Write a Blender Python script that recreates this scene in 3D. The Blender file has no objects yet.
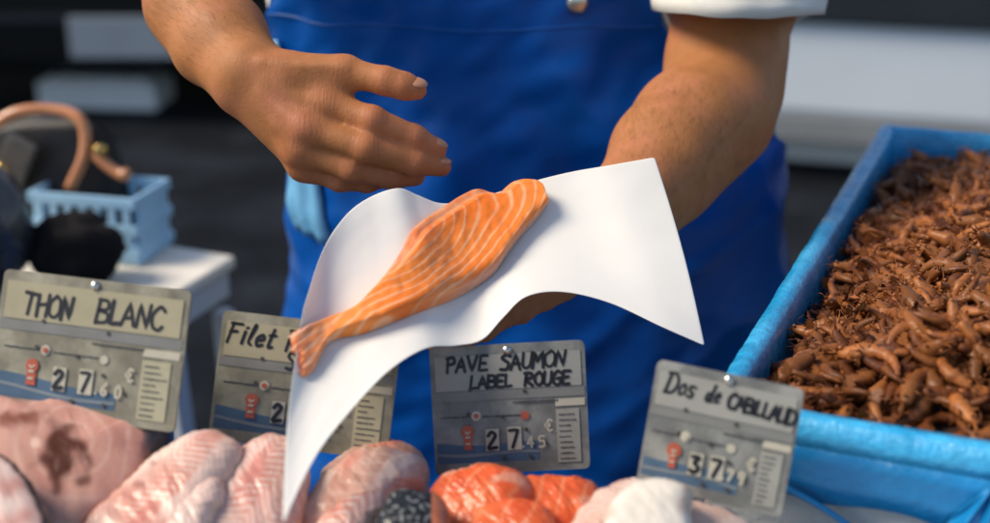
import bpy, bmesh, math, random
import numpy as np
from mathutils import Vector, Matrix, noise as mnoise

S = bpy.context.scene
COL = S.collection
R = math.radians
random.seed(7)
rng = np.random.default_rng(7)

# ------------------------------------------------------------------ camera, sky, sun, exposure
CAM = Vector((0, 0, 1.45)); PITCH = R(20); LENS = 50.0
cd = bpy.data.cameras.new('camera'); cam = bpy.data.objects.new('camera', cd); COL.objects.link(cam)
cam.location = CAM; cam.rotation_euler = (R(90) - PITCH, 0, 0)
cd.lens = LENS; cd.sensor_width = 36; cd.clip_start = 0.02; cd.clip_end = 500
cd.dof.use_dof = True; cd.dof.focus_distance = 1.06; cd.dof.aperture_fstop = 3.2
S.camera = cam

SUN_DIR = Vector((-0.70, -0.08, 0.72)).normalized()
w = bpy.data.worlds.new('World'); S.world = w; w.use_nodes = True
nt = w.node_tree; nt.nodes.clear()
sky = nt.nodes.new('ShaderNodeTexSky'); sky.sky_type = 'NISHITA'; sky.sun_disc = False
sky.sun_elevation = math.asin(SUN_DIR.z); sky.sun_rotation = math.atan2(SUN_DIR.x, SUN_DIR.y)
bg = nt.nodes.new('ShaderNodeBackground'); bg.inputs['Strength'].default_value = 0.052
out = nt.nodes.new('ShaderNodeOutputWorld')
nt.links.new(sky.outputs[0], bg.inputs[0]); nt.links.new(bg.outputs[0], out.inputs[0])
sl = bpy.data.lights.new('sun', 'SUN'); sl.energy = 1.5; sl.angle = R(26); sl.color = (1.0, 0.88, 0.70)
so = bpy.data.objects.new('sun', sl); COL.objects.link(so)
so.rotation_euler = SUN_DIR.to_track_quat('Z', 'Y').to_euler()
S.view_settings.view_transform = 'Standard'; S.view_settings.look = 'None'
S.view_settings.exposure = 1.54; S.view_settings.gamma = 1; S.view_settings.use_curve_mapping = False
S.render.engine = 'CYCLES'

# ------------------------------------------------------------------ helpers: points
FPX = LENS / 36 * 990
FW = Vector((0, math.cos(PITCH), -math.sin(PITCH))); UP = Vector((0, math.sin(PITCH), math.cos(PITCH))); RT = Vector((1, 0, 0))
def ray(px, py): return FW + RT * ((px - 495) / FPX) + UP * ((261.5 - py) / FPX)
def P(px, py, d): return CAM + ray(px, py) * d                 # a spot in the place, d metres ahead
def Pz(px, py, z): r = ray(px, py); return CAM + r * ((z - CAM.z) / r.z)
def Ppl(px, py, o, n): r = ray(px, py); return CAM + r * ((o - CAM).dot(n) / r.dot(n))
def nz(v, s=1.0): return mnoise.noise(Vector(v) * s)
def lerp(a, b, t): return a + (b - a) * t

def catmull(pts, n, closed=False):
    pts = [np.array(p, float) for p in pts]; m = len(pts); res = []
    segs = m if closed else m - 1
    for i in range(n):
        t = i / n * segs if closed else i / (n - 1) * segs
        k = min(int(t), segs - 1); f = t - k
        g = lambda j: pts[j % m] if closed else (pts[j] if 0 <= j < m else (2 * pts[0] - pts[1] if j < 0 else 2 * pts[-1] - pts[-2]))
        a, b, c, d = g(k - 1), g(k), g(k + 1), g(k + 2)
        res.append(0.5 * (2 * b + (c - a) * f + (2 * a - 5 * b + 4 * c - d) * f * f + (3 * b - a - 3 * c + d) * f ** 3))
    return res

# ------------------------------------------------------------------ helpers: objects
def link_mesh(name, verts, faces, mat, parent=None, smooth=True, mw=None, cols=None, outward=False):
    if outward:                                                      # closed shapes: normals must face out
        VV = np.array([tuple(v) for v in verts]); vol = 0.0
        for f in faces:
            for q in range(1, len(f) - 1): vol += VV[f[0]] @ np.cross(VV[f[q]], VV[f[q + 1]])
        if vol < 0: faces = [tuple(f)[::-1] for f in faces]
    me = bpy.data.meshes.new(name)
    me.from_pydata([tuple(v) for v in verts], [], [tuple(f) for f in faces])
    if smooth: me.polygons.foreach_set('use_smooth', [True] * len(me.polygons))
    if cols is not None:
        at = me.color_attributes.new('Col', 'FLOAT_COLOR', 'POINT')
        at.data.foreach_set('color', np.array([tuple(c) if len(c) == 4 else (*c, 1) for c in cols], np.float32).ravel())
    if mat: me.materials.append(mat)
    me.update()
    o = bpy.data.objects.new(name, me); COL.objects.link(o)
    if parent: o.parent = parent
    if mw is not None: o.matrix_local = mw
    return o
def bm_obj(name, bm, mat, parent=None, smooth=False, mw=None):
    bmesh.ops.recalc_face_normals(bm, faces=bm.faces)
    me = bpy.data.meshes.new(name); bm.to_mesh(me); bm.free()
    if smooth: me.polygons.foreach_set('use_smooth', [True] * len(me.polygons))
    me.materials.append(mat)
    o = bpy.data.objects.new(name, me); COL.objects.link(o)
    if parent: o.parent = parent
    if mw is not None: o.matrix_local = mw
    return o
def tag(o, label=None, cat=None, group=None, kind=None):
    if label: o['label'] = label
    if cat: o['category'] = cat
    if group: o['group'] = group
    if kind: o['kind'] = kind
    return o
def empty(name, mw):
    o = bpy.data.objects.new(name, None); COL.objects.link(o); o.empty_display_size = 0.05
    o.matrix_world = mw if isinstance(mw, Matrix) else Matrix.Translation(mw)
    return o
def frame(o, x, y, z):
    m = Matrix((x, y, z)).transposed().to_4x4(); m.translation = o; return m

def add_box(bm, c, s, rot=None, bevel=0.0):
    t = bmesh.new(); bmesh.ops.create_cube(t, size=1)
    for v in t.verts: v.co = Vector((v.co.x * s[0], v.co.y * s[1], v.co.z * s[2]))
    if bevel: bmesh.ops.bevel(t, geom=t.edges[:], offset=bevel, segments=2, affect='EDGES', profile=0.6)
    m = Matrix.Translation(c) @ (rot.to_4x4() if rot is not None else Matrix.Identity(4))
    bmesh.ops.transform(t, matrix=m, verts=t.verts); merge(bm, t)
def merge(bm, t):
    me = bpy.data.meshes.new('tmp'); t.to_mesh(me); t.free(); bm.from_mesh(me); bpy.data.meshes.remove(me)
def add_tube(bm, pts, rad, n=8, cap=True):
    pts = [Vector(p) for p in pts]; rs = rad if isinstance(rad, (list, tuple)) else [rad] * len(pts)
    rings = []; prev = None
    for i, p in enumerate(pts):
        t = (pts[min(i + 1, len(pts) - 1)] - pts[max(i - 1, 0)]).normalized()
        a = prev if prev is not None else (Vector((0, 0, 1)) if abs(t.z) < 0.9 else Vector((1, 0, 0)))
        a = (a - t * a.dot(t)).normalized(); b = t.cross(a); prev = a
        rings.append([bm.verts.new(p + (a * math.cos(2 * math.pi * k / n) + b * math.sin(2 * math.pi * k / n)) * rs[i]) for k in range(n)])
    for r0, r1 in zip(rings, rings[1:]):
        for k in range(n): bm.faces.new((r0[k], r0[(k + 1) % n], r1[(k + 1) % n], r1[k]))
    if cap: bm.faces.new(rings[0][::-1]); bm.faces.new(rings[-1])
def add_cyl(bm, a, b, r, n=20, r2=None): add_tube(bm, [a, b], [r, r if r2 is None else r2], n)
def add_ball(bm, c, s, rot=None, u=14, v=10):
    t = bmesh.new(); bmesh.ops.create_uvsphere(t, u_segments=u, v_segments=v, radius=1)
    m = Matrix.Translation(c) @ (rot.to_4x4() if rot is not None else Matrix.Identity(4)) @ Matrix.Diagonal((*s, 1))
    bmesh.ops.transform(t, matrix=m, verts=t.verts); merge(bm, t)
def grid(name, rows, mat, parent=None, thick=0.0, cyc=False, cols=None, sub=0):
    nu = len(rows); nv = len(rows[0]); vs = [p for r in rows for p in r]; fs = []
    for i in range(nu - 1):
        for j in range(nv if cyc else nv - 1):
            k = (j + 1) % nv
            fs.append((i * nv + j, i * nv + k, (i + 1) * nv + k, (i + 1) * nv + j))
    o = link_mesh(name, vs, fs, mat, parent, cols=cols)
    if thick:
        m = o.modifiers.new('s', 'SOLIDIFY'); m.thickness = thick; m.offset = 0
    if sub:
        m = o.modifiers.new('u', 'SUBSURF'); m.levels = m.render_levels = sub
    return o

# ------------------------------------------------------------------ helpers: materials
def mat(name, base, rough=0.5, var=0.0, vscale=20, bump=0.0, bscale=60, spec=0.5, metal=0.0, sss=0.0, sssr=(1, .4, .2), coat=0.0,
        attr=False, second=None, sscale=8, sfac=(0.45, 0.6), trans=0.0, sheen=0.0, rand=0.0, rvar=0.0, bdist=0.002, crease=0.0):
    m = bpy.data.materials.new(name); m.use_nodes = True; n = m.node_tree; L = n.links
    b = n.nodes['Principled BSDF']
    b.inputs['Roughness'].default_value = rough; b.inputs['Metallic'].default_value = metal
    b.inputs['Specular IOR Level'].default_value = spec
    b.inputs['Subsurface Weight'].default_value = sss; b.inputs['Subsurface Radius'].default_value = sssr; b.inputs['Subsurface Scale'].default_value = 0.006
    b.inputs['Coat Weight'].default_value = coat; b.inputs['Coat Roughness'].default_value = 0.12
    b.inputs['Transmission Weight'].default_value = trans; b.inputs['Sheen Weight'].default_value = sheen
    tc = n.nodes.new('ShaderNodeTexCoord'); co = tc.outputs['Object']
    def noise(sc, det=6, r=0.6):
        t = n.nodes.new('ShaderNodeTexNoise'); t.inputs['Scale'].default_value = sc; t.inputs['Detail'].default_value = det; t.inputs['Roughness'].default_value = r
        L.new(co, t.inputs['Vector']); return t.outputs['Fac']
    if attr:
        a = n.nodes.new('ShaderNodeAttribute'); a.attribute_name = 'Col'; c = a.outputs['Color']
    else:
        a = n.nodes.new('ShaderNodeRGB'); a.outputs[0].default_value = (*base, 1); c = a.outputs[0]
    if second is not None:
        mr = n.nodes.new('ShaderNodeMapRange'); mr.inputs[1].default_value, mr.inputs[2].default_value = sfac
        L.new(noise(sscale), mr.inputs[0])
        mx = n.nodes.new('ShaderNodeMix'); mx.data_type = 'RGBA'; L.new(mr.outputs[0], mx.inputs['Factor']); L.new(c, mx.inputs['A'])
        mx.inputs['B'].default_value = (*second, 1); c = mx.outputs['Result']
    if var or rand:
        h = n.nodes.new('ShaderNodeHueSaturation'); L.new(c, h.inputs['Color'])
        mr = n.nodes.new('ShaderNodeMapRange'); mr.inputs[1].default_value = 0.25; mr.inputs[2].default_value = 0.75
        mr.inputs[3].default_value = 1 - var; mr.inputs[4].default_value = 1 + var; L.new(noise(vscale), mr.inputs[0])
        v = mr.outputs[0]
        if rand:
            oi = n.nodes.new('ShaderNodeObjectInfo'); m2 = n.nodes.new('ShaderNodeMapRange')
            m2.inputs[3].default_value = 1 - rand; m2.inputs[4].default_value = 1 + rand; L.new(oi.outputs['Random'], m2.inputs[0])
            mm = n.nodes.new('ShaderNodeMath'); mm.operation = 'MULTIPLY'; L.new(v, mm.inputs[0]); L.new(m2.outputs[0], mm.inputs[1]); v = mm.outputs[0]
        L.new(v, h.inputs['Value']); c = h.outputs['Color']
    L.new(c, b.inputs['Base Color'])
    if rvar:
        mr = n.nodes.new('ShaderNodeMapRange'); mr.inputs[1].default_value = 0.3; mr.inputs[2].default_value = 0.7
        mr.inputs[3].default_value = max(0.02, rough - rvar); mr.inputs[4].default_value = min(1, rough + rvar)
        L.new(noise(vscale * 1.7), mr.inputs[0]); L.new(mr.outputs[0], b.inputs['Roughness'])
    if bump:
        bp = n.nodes.new('ShaderNodeBump'); bp.inputs['Strength'].default_value = bump; bp.inputs['Distance'].default_value = bdist
        L.new(noise(bscale), bp.inputs['Height']); L.new(bp.outputs[0], b.inputs['Normal'])
        if coat and attr: L.new(bp.outputs[0], b.inputs['Coat Normal'])
        if crease:                                                   # fine cross folds of the skin near the joints
            mp = n.nodes.new('ShaderNodeMapping'); mp.inputs['Scale'].default_value = (520, 70, 90); mp.inputs['Rotation'].default_value = (0, R(18), 0); L.new(co, mp.inputs[0])
            tn = n.nodes.new('ShaderNodeTexNoise'); tn.inputs['Scale'].default_value = 1; tn.inputs['Detail'].default_value = 3; L.new(mp.outputs[0], tn.inputs['Vector'])
            mu = n.nodes.new('ShaderNodeMath'); mu.operation = 'MULTIPLY'; L.new(tn.outputs['Fac'], mu.inputs[0]); L.new(a.outputs['Alpha'], mu.inputs[1])
            b2 = n.nodes.new('ShaderNodeBump'); b2.inputs['Strength'].default_value = crease; b2.inputs['Distance'].default_value = .003; L.new(mu.outputs[0], b2.inputs['Height']); L.new(bp.outputs[0], b2.inputs['Normal']); L.new(b2.outputs[0], b.inputs['Normal'])
    return m

M = {}
M['asphalt'] = mat('asphalt', (.009, .011, .015), .85, .35, 3, .5, 120, second=(.024, .029, .038), sscale=2.2, sfac=(.45, .75), rvar=.2, bdist=.01, spec=0.06)  # base colour kept very low to carry the shade of an awning
M['paper'] = mat('paper', (.82, .79, .735), .55, .02, 12, .08, 90, sss=.05, sssr=(1, 1, 1), spec=0.12)
M['salmon'] = mat('salmon', (1, 1, 1), .34, .07, 90, .22, 170, attr=True, sss=.12, sssr=(1, .35, .15), coat=.16, rvar=.12, bdist=.0012, spec=0.22)
M['fish'] = mat('fish', (1, 1, 1), .32, .12, 45, .28, 150, attr=True, sss=.12, sssr=(1, .4, .3), spec=.2, rvar=.12, bdist=.0014, coat=.32)
M['skin'] = mat('skin', (.40, .160, .056), .56, .16, 34, .42, 420, sss=.10, sssr=(1, .35, .2), second=(.42, .150, .085), sscale=17, sfac=(.5, .8), rvar=.10, bdist=.0009, attr=True, spec=.3, crease=.38)
M['nail'] = mat('nail', (.42, .20, .12), .25, .05)
M['apron'] = mat('apron', (.001, .088, .41), .36, .10, 9, .22, 28, second=(.001, .070, .325), sscale=6, rvar=.08, bdist=.004, spec=0.22)
M['apron_hem'] = mat('apron_hem', (.002, .085, .36), .4, .08, 40)
M['shirt'] = mat('shirt', (.72, .69, .62), .85, .06, 30, .5, 700, sheen=.2, bdist=.0008, spec=0.1)
M['metal'] = mat('metal', (.6, .58, .54), .28, .1, 60, metal=1)
M['plastic_tag'] = mat('plastic_tag', (.16, .162, .155), .33, .3, 40, .08, 90, second=(.27, .268, .245), sscale=30, rvar=.12, spec=0.2)
M['plastic_tag_yellow'] = mat('plastic_tag_yellow', (.20, .185, .14), .33, .3, 40, .08, 90, second=(.30, .28, .215), sscale=30, rvar=.12, spec=0.2)
M['strip'] = mat('strip', (.31, .305, .275), .35, .12, 30, rvar=.1, spec=0.15)
M['strip_yellow'] = mat('strip_yellow', (.36, .32, .22), .35, .12, 30, rvar=.1, spec=0.15)
M['grey_band'] = mat('grey_band', (.20, .20, .19), .35, .15, 40, spec=0.15)
M['ink'] = mat('ink', (.008, .008, .012), .45, .3, 200)
M['print'] = mat('print', (.05, .05, .055), .5)
M['wave'] = mat('wave', (.075, .125, .19), .35, .25, 35, spec=0.15)
M['wave_pale'] = mat('wave_pale', (.17, .20, .22), .35, .2, 35)
M['red'] = mat('red', (.42, .085, .04), .4, .2, 80)
M['cream'] = mat('cream', (.46, .42, .33), .4, .12, 60)
M['yellow_col'] = mat('yellow_col', (.38, .345, .23), .4, .15, 60)
M['grey_col'] = mat('grey_col', (.30, .29, .25), .4, .15, 60)
M['hole'] = mat('hole', (.05, .04, .035), .6)
M['film'] = mat('film', (.015, .33, .66), .26, .2, 60, .5, 110, coat=.3, second=(.05, .42, .76), sscale=14, rvar=.12, bdist=.006)
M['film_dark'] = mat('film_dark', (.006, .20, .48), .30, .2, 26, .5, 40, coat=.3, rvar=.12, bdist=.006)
M['eps'] = mat('eps', (.42, .44, .45), .7, .10, 40, .6, 260, bdist=.002, spec=0.15)
M['shrimp'] = mat('shrimp', (.28, .098, .027), .40, .35, 90, .4, 400, second=(.15, .043, .011), sscale=60, rand=.42, sss=.05, rvar=.14, bdist=.001, spec=0.3)
M['shrimp_shaded'] = mat('shrimp_shaded', (.15, .045, .012), .42, .4, 70, .4, 400, second=(.09, .026, .01), sscale=40, spec=0.25)  # darker copy of the shrimp colour: shade of the lower layer painted in
M['eye'] = mat('eye', (.01, .01, .01), .2)
M['white_metal'] = mat('white_metal', (.66, .69, .72), .4, .05, 8)
M['counter'] = mat('counter', (.55, .57, .58), .4, .08, 10, rvar=.1, spec=0.2)
M['ice'] = mat('ice', (.62, .68, .72), .25, .1, 60, .6, 120, trans=.3, bdist=.004)
M['table_top'] = mat('table_top', (.80, .74, .65), .5, .08, 12, spec=0.2)
M['crate_blue'] = mat('crate_blue', (.34, .58, .80), .35, .08, 20)
M['white_bag'] = mat('white_bag', (.80, .82, .86), .4, .06, 20, .4, 40, bdist=.006)
M['black_leather'] = mat('black_leather', (.012, .011, .012), .38, .3, 60, .4, 300, spec=0.3)
M['grey_leather'] = mat('grey_leather', (.10, .09, .08), .4, .3, 60, .4, 300)
M['tan_leather'] = mat('tan_leather', (.55, .22, .09), .18, .25, 30, .2, 200, coat=.5)
M['gold'] = mat('gold', (.75, .48, .16), .25, metal=1)
M['dark_wrap'] = mat('dark_wrap', (.03, .033, .037), .24, .5, 40, .7, 60, coat=.5, second=(.12, .13, .14), sscale=70, sfac=(.58, .7), bdist=.008)  # paler specks are highlights of the clear film, put into the colour
M['black_cloth'] = mat('black_cloth', (.016, .014, .014), .8, .3, 40, .5, 200, spec=0.1)
M['car_white'] = mat('car_white', (.70, .76, .82), .3, .04, 3, coat=.4)
M['car_black'] = mat('car_black', (.006, .007, .008), .3, .1, 3, coat=.3, spec=0.15)
M['car_trim'] = mat('car_trim', (.025, .032, .042), .45, .15, 4, spec=0.15)
M['sill'] = mat('sill', (.24, .25, .26), .5, .1, 4)
M['glass'] = mat('glass', (.015, .02, .025), .08, coat=.3)
M['rubber'] = mat('rubber', (.012, .012, .013), .8, .2, 10, spec=0.1)
M['rim'] = mat('rim', (.4, .4, .42), .35, .05, metal=.8)
M['plate_grey'] = mat('plate_grey', (.30, .34, .39), .4, .08, 8)
M['tail_red'] = mat('tail_red', (.25, .01, .01), .2)
M['lamp_clear'] = mat('lamp_clear', (.6, .6, .62), .15)
M['white_eps'] = mat('white_eps', (.80, .84, .88), .6, .05, 20)
M['trousers'] = mat('trousers', (.02, .022, .03), .8, .2, 20, spec=0.1)
M['hair'] = mat('hair', (.015, .011, .008), .5, .3, 60, spec=0.15)
M['boot'] = mat('boot', (.5, .5, .5), .4)
M['wood'] = mat('wood', (.22, .15, .09), .6, .2, 10)

# ------------------------------------------------------------------ setting: ground
gb = bmesh.new(); bmesh.ops.create_grid(gb, x_segments=1, y_segments=1, size=150)
tag(bm_obj('ground', gb, M['asphalt']), kind='structure')

# ------------------------------------------------------------------ vehicles behind the stall
def vehicle(name, label, cat, mw, prof, width, body_m, wheels, parts):
    root = empty(name, mw); tag(root, label, cat)
    bm = bmesh.new(); n = len(prof)
    f = [bm.verts.new((x, 0, z)) for x, z in prof]; b = [bm.verts.new((x, width, z)) for x, z in prof]
    bm.faces.new(f); bm.faces.new(b[::-1])
    for i in range(n): bm.faces.new((f[i], b[i], b[(i + 1) % n], f[(i + 1) % n]))
    bmesh.ops.recalc_face_normals(bm, faces=bm.faces)
    bmesh.ops.bevel(bm, geom=bm.edges[:], offset=.035, segments=3, affect='EDGES', profile=.5)
    bm_obj('body', bm, body_m, root, smooth=False)
    for x in wheels:
        for y in (0.10, width - 0.10):
            wh = bpy.data.objects.new('wheel', None); COL.objects.link(wh); wh.parent = root; wh.location = (x, y, .31)
            b1 = bmesh.new(); add_tube(b1, [(0, -.11, 0), (0, -.09, 0), (0, .09, 0), (0, .11, 0)], [.27, .31, .31, .27], 32); bm_obj('tyre', b1, M['rubber'], wh)
            b1 = bmesh.new(); s = -1 if y < width / 2 else 1
            add_tube(b1, [(0, s * .10, 0), (0, s * .118, 0)], [.19, .17], 24)
            for k in range(5):
                a = k * 2 * math.pi / 5; add_box(b1, (math.cos(a) * .09, s * .118, math.sin(a) * .09), (.15, .02, .035), Matrix.Rotation(-a, 3, 'Y'))
            bm_obj('rim', b1, M['rim'], wh)
    for nm, boxes, mm, bev in parts:
        b1 = bmesh.new()
        for c, s in boxes: add_box(b1, c, s, None, bev)
        bm_obj(nm, b1, mm, root)
    return root
# white van side-on to the right
vw = Matrix.Translation((-.62, 5.40, 0)) @ Matrix.Rotation(R(-17), 4, 'Z')
van_prof = [(0, .235), (.45, .235), (.55, .62), (.85, .68), (1.1, .62), (1.2, .235), (3.0, .235), (3.1, .62), (3.4, .68), (3.65, .62), (3.75, .235), (4.5, .235), (4.6, .6), (4.55, 1.0), (3.75, 1.15), (3.15, 1.85), (2.9, 1.93), (.1, 1.95), (0, 1.8)]
vehicle('white_van', 'white van parked side-on behind the fishmonger with dark rubbing strip', 'van', vw, van_prof, 1.8, M['car_white'], (.83, 3.38), [
    ('side_moulding', [((2.25, -.012, .665), (4.4, .03, .17))], M['car_trim'], .012),
    ('sill', [((2.1, .03, .195), (1.78, .06, .10))], M['sill'], .01),
    ('window', [((1.2, -.006, 1.45), (1.0, .02, .5))], M['glass'], .006), ('window', [((2.45, -.006, 1.4), (.8, .02, .5))], M['glass'], .006),
    ('door_handle', [((1.95, -.02, 1.05), (.16, .03, .03))], M['car_trim'], .006),
    ('headlight', [((4.5, .2, .85), (.14, .25, .16))], M['lamp_clear'], .02), ('headlight', [((4.5, 1.6, .85), (.14, .25, .16))], M['lamp_clear'], .02),
    ('tail_light', [((.0, .14, 1.1), (.05, .14, .4))], M['tail_red'], .01), ('tail_light', [((.0, 1.66, 1.1), (.05, .14, .4))], M['tail_red'], .01)])
# black car, rear towards the stall, on the left (body runs away from the camera)
bw = Matrix.Translation((-2.75, 5.75, 0)) @ Matrix.Rotation(R(90), 4, 'Z') @ Matrix.Translation((0, -2.0, 0))
car_prof = [(0, .22), (.6, .22), (.7, .55), (.98, .62), (1.25, .55), (1.35, .22), (3.0, .22), (3.1, .55), (3.38, .62), (3.65, .55), (3.75, .22), (4.2, .25), (4.25, .7), (3.3, .92), (2.7, 1.42), (1.0, 1.45), (.35, 1.0), (.02, .95)]
vehicle('black_car', 'black car parked with grey plate towards the stall, behind the raised forearm', 'car', bw, car_prof, 1.95, M['car_black'], (.98, 3.38), [
    ('bumper', [((-.03, .975, .36), (.1, 1.86, .22))], M['car_black'], .03),
    ('number_plate', [((-.09, .72, .375), (.016, .58, .17))], M['plate_grey'], .004),
    ('tail_light', [((.0, .2, .78), (.05, .3, .16))], M['tail_red'], .012), ('tail_light', [((.0, 1.75, .78), (.05, .3, .16))], M['tail_red'], .012),
    ('rear_window', [((.66, .975, 1.23), (.5, 1.4, .02))], M['glass'], .006)])
def eps_block(px, py, z, s, rz, label):
    b = bmesh.new(); add_box(b, (0, 0, s[2] / 2), s, None, .012)
    add_box(b, (0, 0, s[2] + .008), (s[0] * .86, s[1] * .82, .016), None, .005)
    for k in (-1, 1): add_box(b, (k * s[0] * .47, 0, s[2] * .55), (s[0] * .075, s[1] * .4, s[2] * .25), None, .005)
    o = bm_obj('polystyrene_box', b, M['white_eps']); p = Pz(px, py, 0)
    o.matrix_world = Matrix.Translation(p) @ Matrix.Rotation(R(rz), 4, 'Z'); tag(o, label, 'box')
eps_block(108, 103, 0, (.54, .26, .12), -6, 'low white polystyrene box on the ground in front of the black car')
eps_block(840, 156, 0, (.46, .24, .10), -16, 'flat white polystyrene box on the ground under the white van')

# ------------------------------------------------------------------ side table with bag and crate (left, behind)
ZT = 0.80
tc = [Pz(178, 291, ZT), Pz(236, 255, ZT), Pz(120, 236, ZT), Pz(-420, 232, ZT), Pz(-420, 290, ZT)]
def prism(bm, poly, z0, z1):
    a = [bm.verts.new((p[0], p[1], z0)) for p in poly]; b = [bm.verts.new((p[0], p[1], z1)) for p in poly]
    bm.faces.new(a[::-1]); bm.faces.new(b)
    for i in range(len(poly)): bm.faces.new((a[i], a[(i + 1) % len(poly)], b[(i + 1) % len(poly)], b[i]))
o0 = Vector((tc[0].x, tc[0].y, 0)); tb = empty('side_table', o0)
tag(tb, 'small white side table beside the fishmonger with bag and blue crate on it', 'table')
b = bmesh.new(); prism(b, [p - o0 for p in tc], ZT - .02, ZT)
bmesh.ops.bevel(b, geom=b.edges[:], offset=.006, segments=2, affect='EDGES', profile=.5); bm_obj('tabletop', b, M['table_top'], tb)
b = bmesh.new(); prism(b, [(p - o0) * .97 + (tc[3] - o0) * .012 for p in tc], ZT - .06, ZT - .021); bm_obj('apron_rail', b, M['white_metal'], tb)
for (p, q) in ((tc[0], (.03, .02)), (tc[1], (.02, .0)), (tc[3], (0, 0)), (tc[4], (0, 0))):
    b = bmesh.new(); t = p - o0; i = Vector((-.02 if p.x > -.6 else .02, .02 if p.y < 1.8 else -.02, 0))
    add_tube(b, [(t + i).to_3d() + Vector((0, 0, -.075 + ZT - t.z + t.z - 0)) if False else Vector((t.x + i.x, t.y + i.y, ZT - .076)), Vector((t.x + i.x + q[0], t.y + i.y + q[1], 0))], [.016, .013], 4)
    bm_obj('leg', b, M['white_metal'], tb)

# blue crate on the table
cw, cdp, ch = .155, .10, .105
cr = empty('plastic_crate', Matrix.Translation(Pz(88, 262, ZT)) @ Matrix.Rotation(R(-14), 4, 'Z'))
tag(cr, 'small light blue openwork plastic crate on the side table by the handbag', 'crate')
b = bmesh.new(); add_box(b, (0, cdp / 2, .004), (cw, cdp, .006)); bm_obj('base', b, M['crate_blue'], cr)
for s in (0, 1):
    b = bmesh.new(); y = s * cdp
    for z in (.012, .05, ch - .016): add_box(b, (0, y, z), (cw, .006, .016 if z < .1 else .03), None, .002)
    for k in range(7): add_box(b, (-cw / 2 + .012 + k * (cw - .024) / 6, y, ch / 2 - .008), (.011, .004, ch - .022), None, .001)
    bm_obj('side_panel', b, M['crate_blue'], cr)
for s in (-1, 1):
    b = bmesh.new(); x = s * cw / 2
    for z in (.012, .05, ch - .016): add_box(b, (x, cdp / 2, z), (.006, cdp + .008, .016 if z < .1 else .03), None, .002)
    for k in range(7): add_box(b, (x, .012 + k * (cdp - .024) / 6, ch / 2 - .008), (.004, .011, ch - .022), None, .001)
    bm_obj('side_panel', b, M['crate_blue'], cr)
def lump(bm, c, s, amp, f, u=28, v=20, seed=0, squash=None):
    t = bmesh.new(); bmesh.ops.create_uvsphere(t, u_segments=u, v_segments=v, radius=1)
    for q in t.verts:
        k = 1 + amp * nz(q.co + Vector((seed, seed * .7, 0)), f) + amp * .5 * nz(q.co + Vector((seed, 3, 1)), f * 2.3)
        q.co = Vector((q.co.x * s[0] * k, q.co.y * s[1] * k, q.co.z * s[2] * k))
        if squash is not None and q.co.z < squash: q.co.z = squash
    bmesh.ops.transform(t, matrix=Matrix.Translation(c), verts=t.verts); merge(bm, t)
# black soft pouch in front
b = bmesh.new(); lump(b, (0, 0, .045), (.062, .045, .05), .22, 1.6, seed=8, squash=-.045)
o = bm_obj('cloth_pouch', b, M['black_cloth'], None, True); o.location = Pz(76, 283, ZT); tag(o, 'slumped black cloth pouch between the blue crate and the price card', 'pouch')
# dark film wrapped bundle at far left
b = bmesh.new(); lump(b, (0, 0, .085), (.06, .06, .088), .10, 2.2, 36, 28, seed=5, squash=-.085)
o = bm_obj('wrapped_bundle', b, M['dark_wrap'], None, True); o.location = Pz(-8, 292, ZT); tag(o, 'dark rounded bundle in shiny clear film at left edge, glints painted as pale specks', 'bundle')

# handbag
hb_o = Pz(62, 238, ZT); hb = empty('handbag', Matrix.Translation(hb_o) @ Matrix.Rotation(R(-8), 4, 'Z'))
tag(hb, 'black leather handbag with glossy tan handle behind the blue crate', 'handbag')
rows = []
for i in range(15):
    t = i / 14; hw = lerp(.115, .10, t) ; hd = lerp(.062, .012, t ** 1.3); z = .004 + .175 * t
    rows.append([Vector((math.copysign(abs(math.cos(a)) ** .55, math.cos(a)) * hw, math.copysign(abs(math.sin(a)) ** .7, math.sin(a)) * hd, z + .006 * math.sin(a * 2 + t * 3) * (t > .2) - .035 * (abs(math.cos(a)) ** 3) * t)) for a in [k * 2 * math.pi / 40 for k in range(40)]])
rows = [[Vector((0, 0, .004))] * 40] + rows + [[Vector((0, 0, .178))] * 40]
grid('bag_body', rows, M['black_leather'], hb, cyc=True)
b = bmesh.new(); hp = catmull([(-.075, -.062, .10), (-.078, -.055, .15), (-.035, -.045, .192), (.02, -.035, .20), (.066, -.04, .188), (.072, -.05, .145), (.05, -.062, .095)], 36)
add_tube(b, hp, [.0082] * 36, 12); bm_obj('handle', b, M['tan_leather'], hb, True)
b = bmesh.new(); add_box(b, (-.03, -.052, .13), (.045, .012, .07), Matrix.Rotation(R(28), 3, 'Y'), .005); bm_obj('flap', b, M['grey_leather'], hb)
b = bmesh.new(); add_tube(b, [(-.045, -.066, .12), (-.045, -.072, .12)], .011, 18); bm_obj('clasp', b, M['gold'], hb, True)
b = bmesh.new(); add_tube(b, catmull([(.082, -.03, .135), (.085, -.045, .14), (.115, -.05, .118), (.135, -.05, .115)], 14), [.008] * 10 + [.009, .010, .010, .006], 10); bm_obj('shoulder_strap', b, M['tan_leather'], hb, True)
b = bmesh.new(); add_tube(b, [(.094, -.05, .150), (.099, -.056, .150)], .009, 16); bm_obj('strap_ring', b, M['gold'], hb, True)

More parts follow.
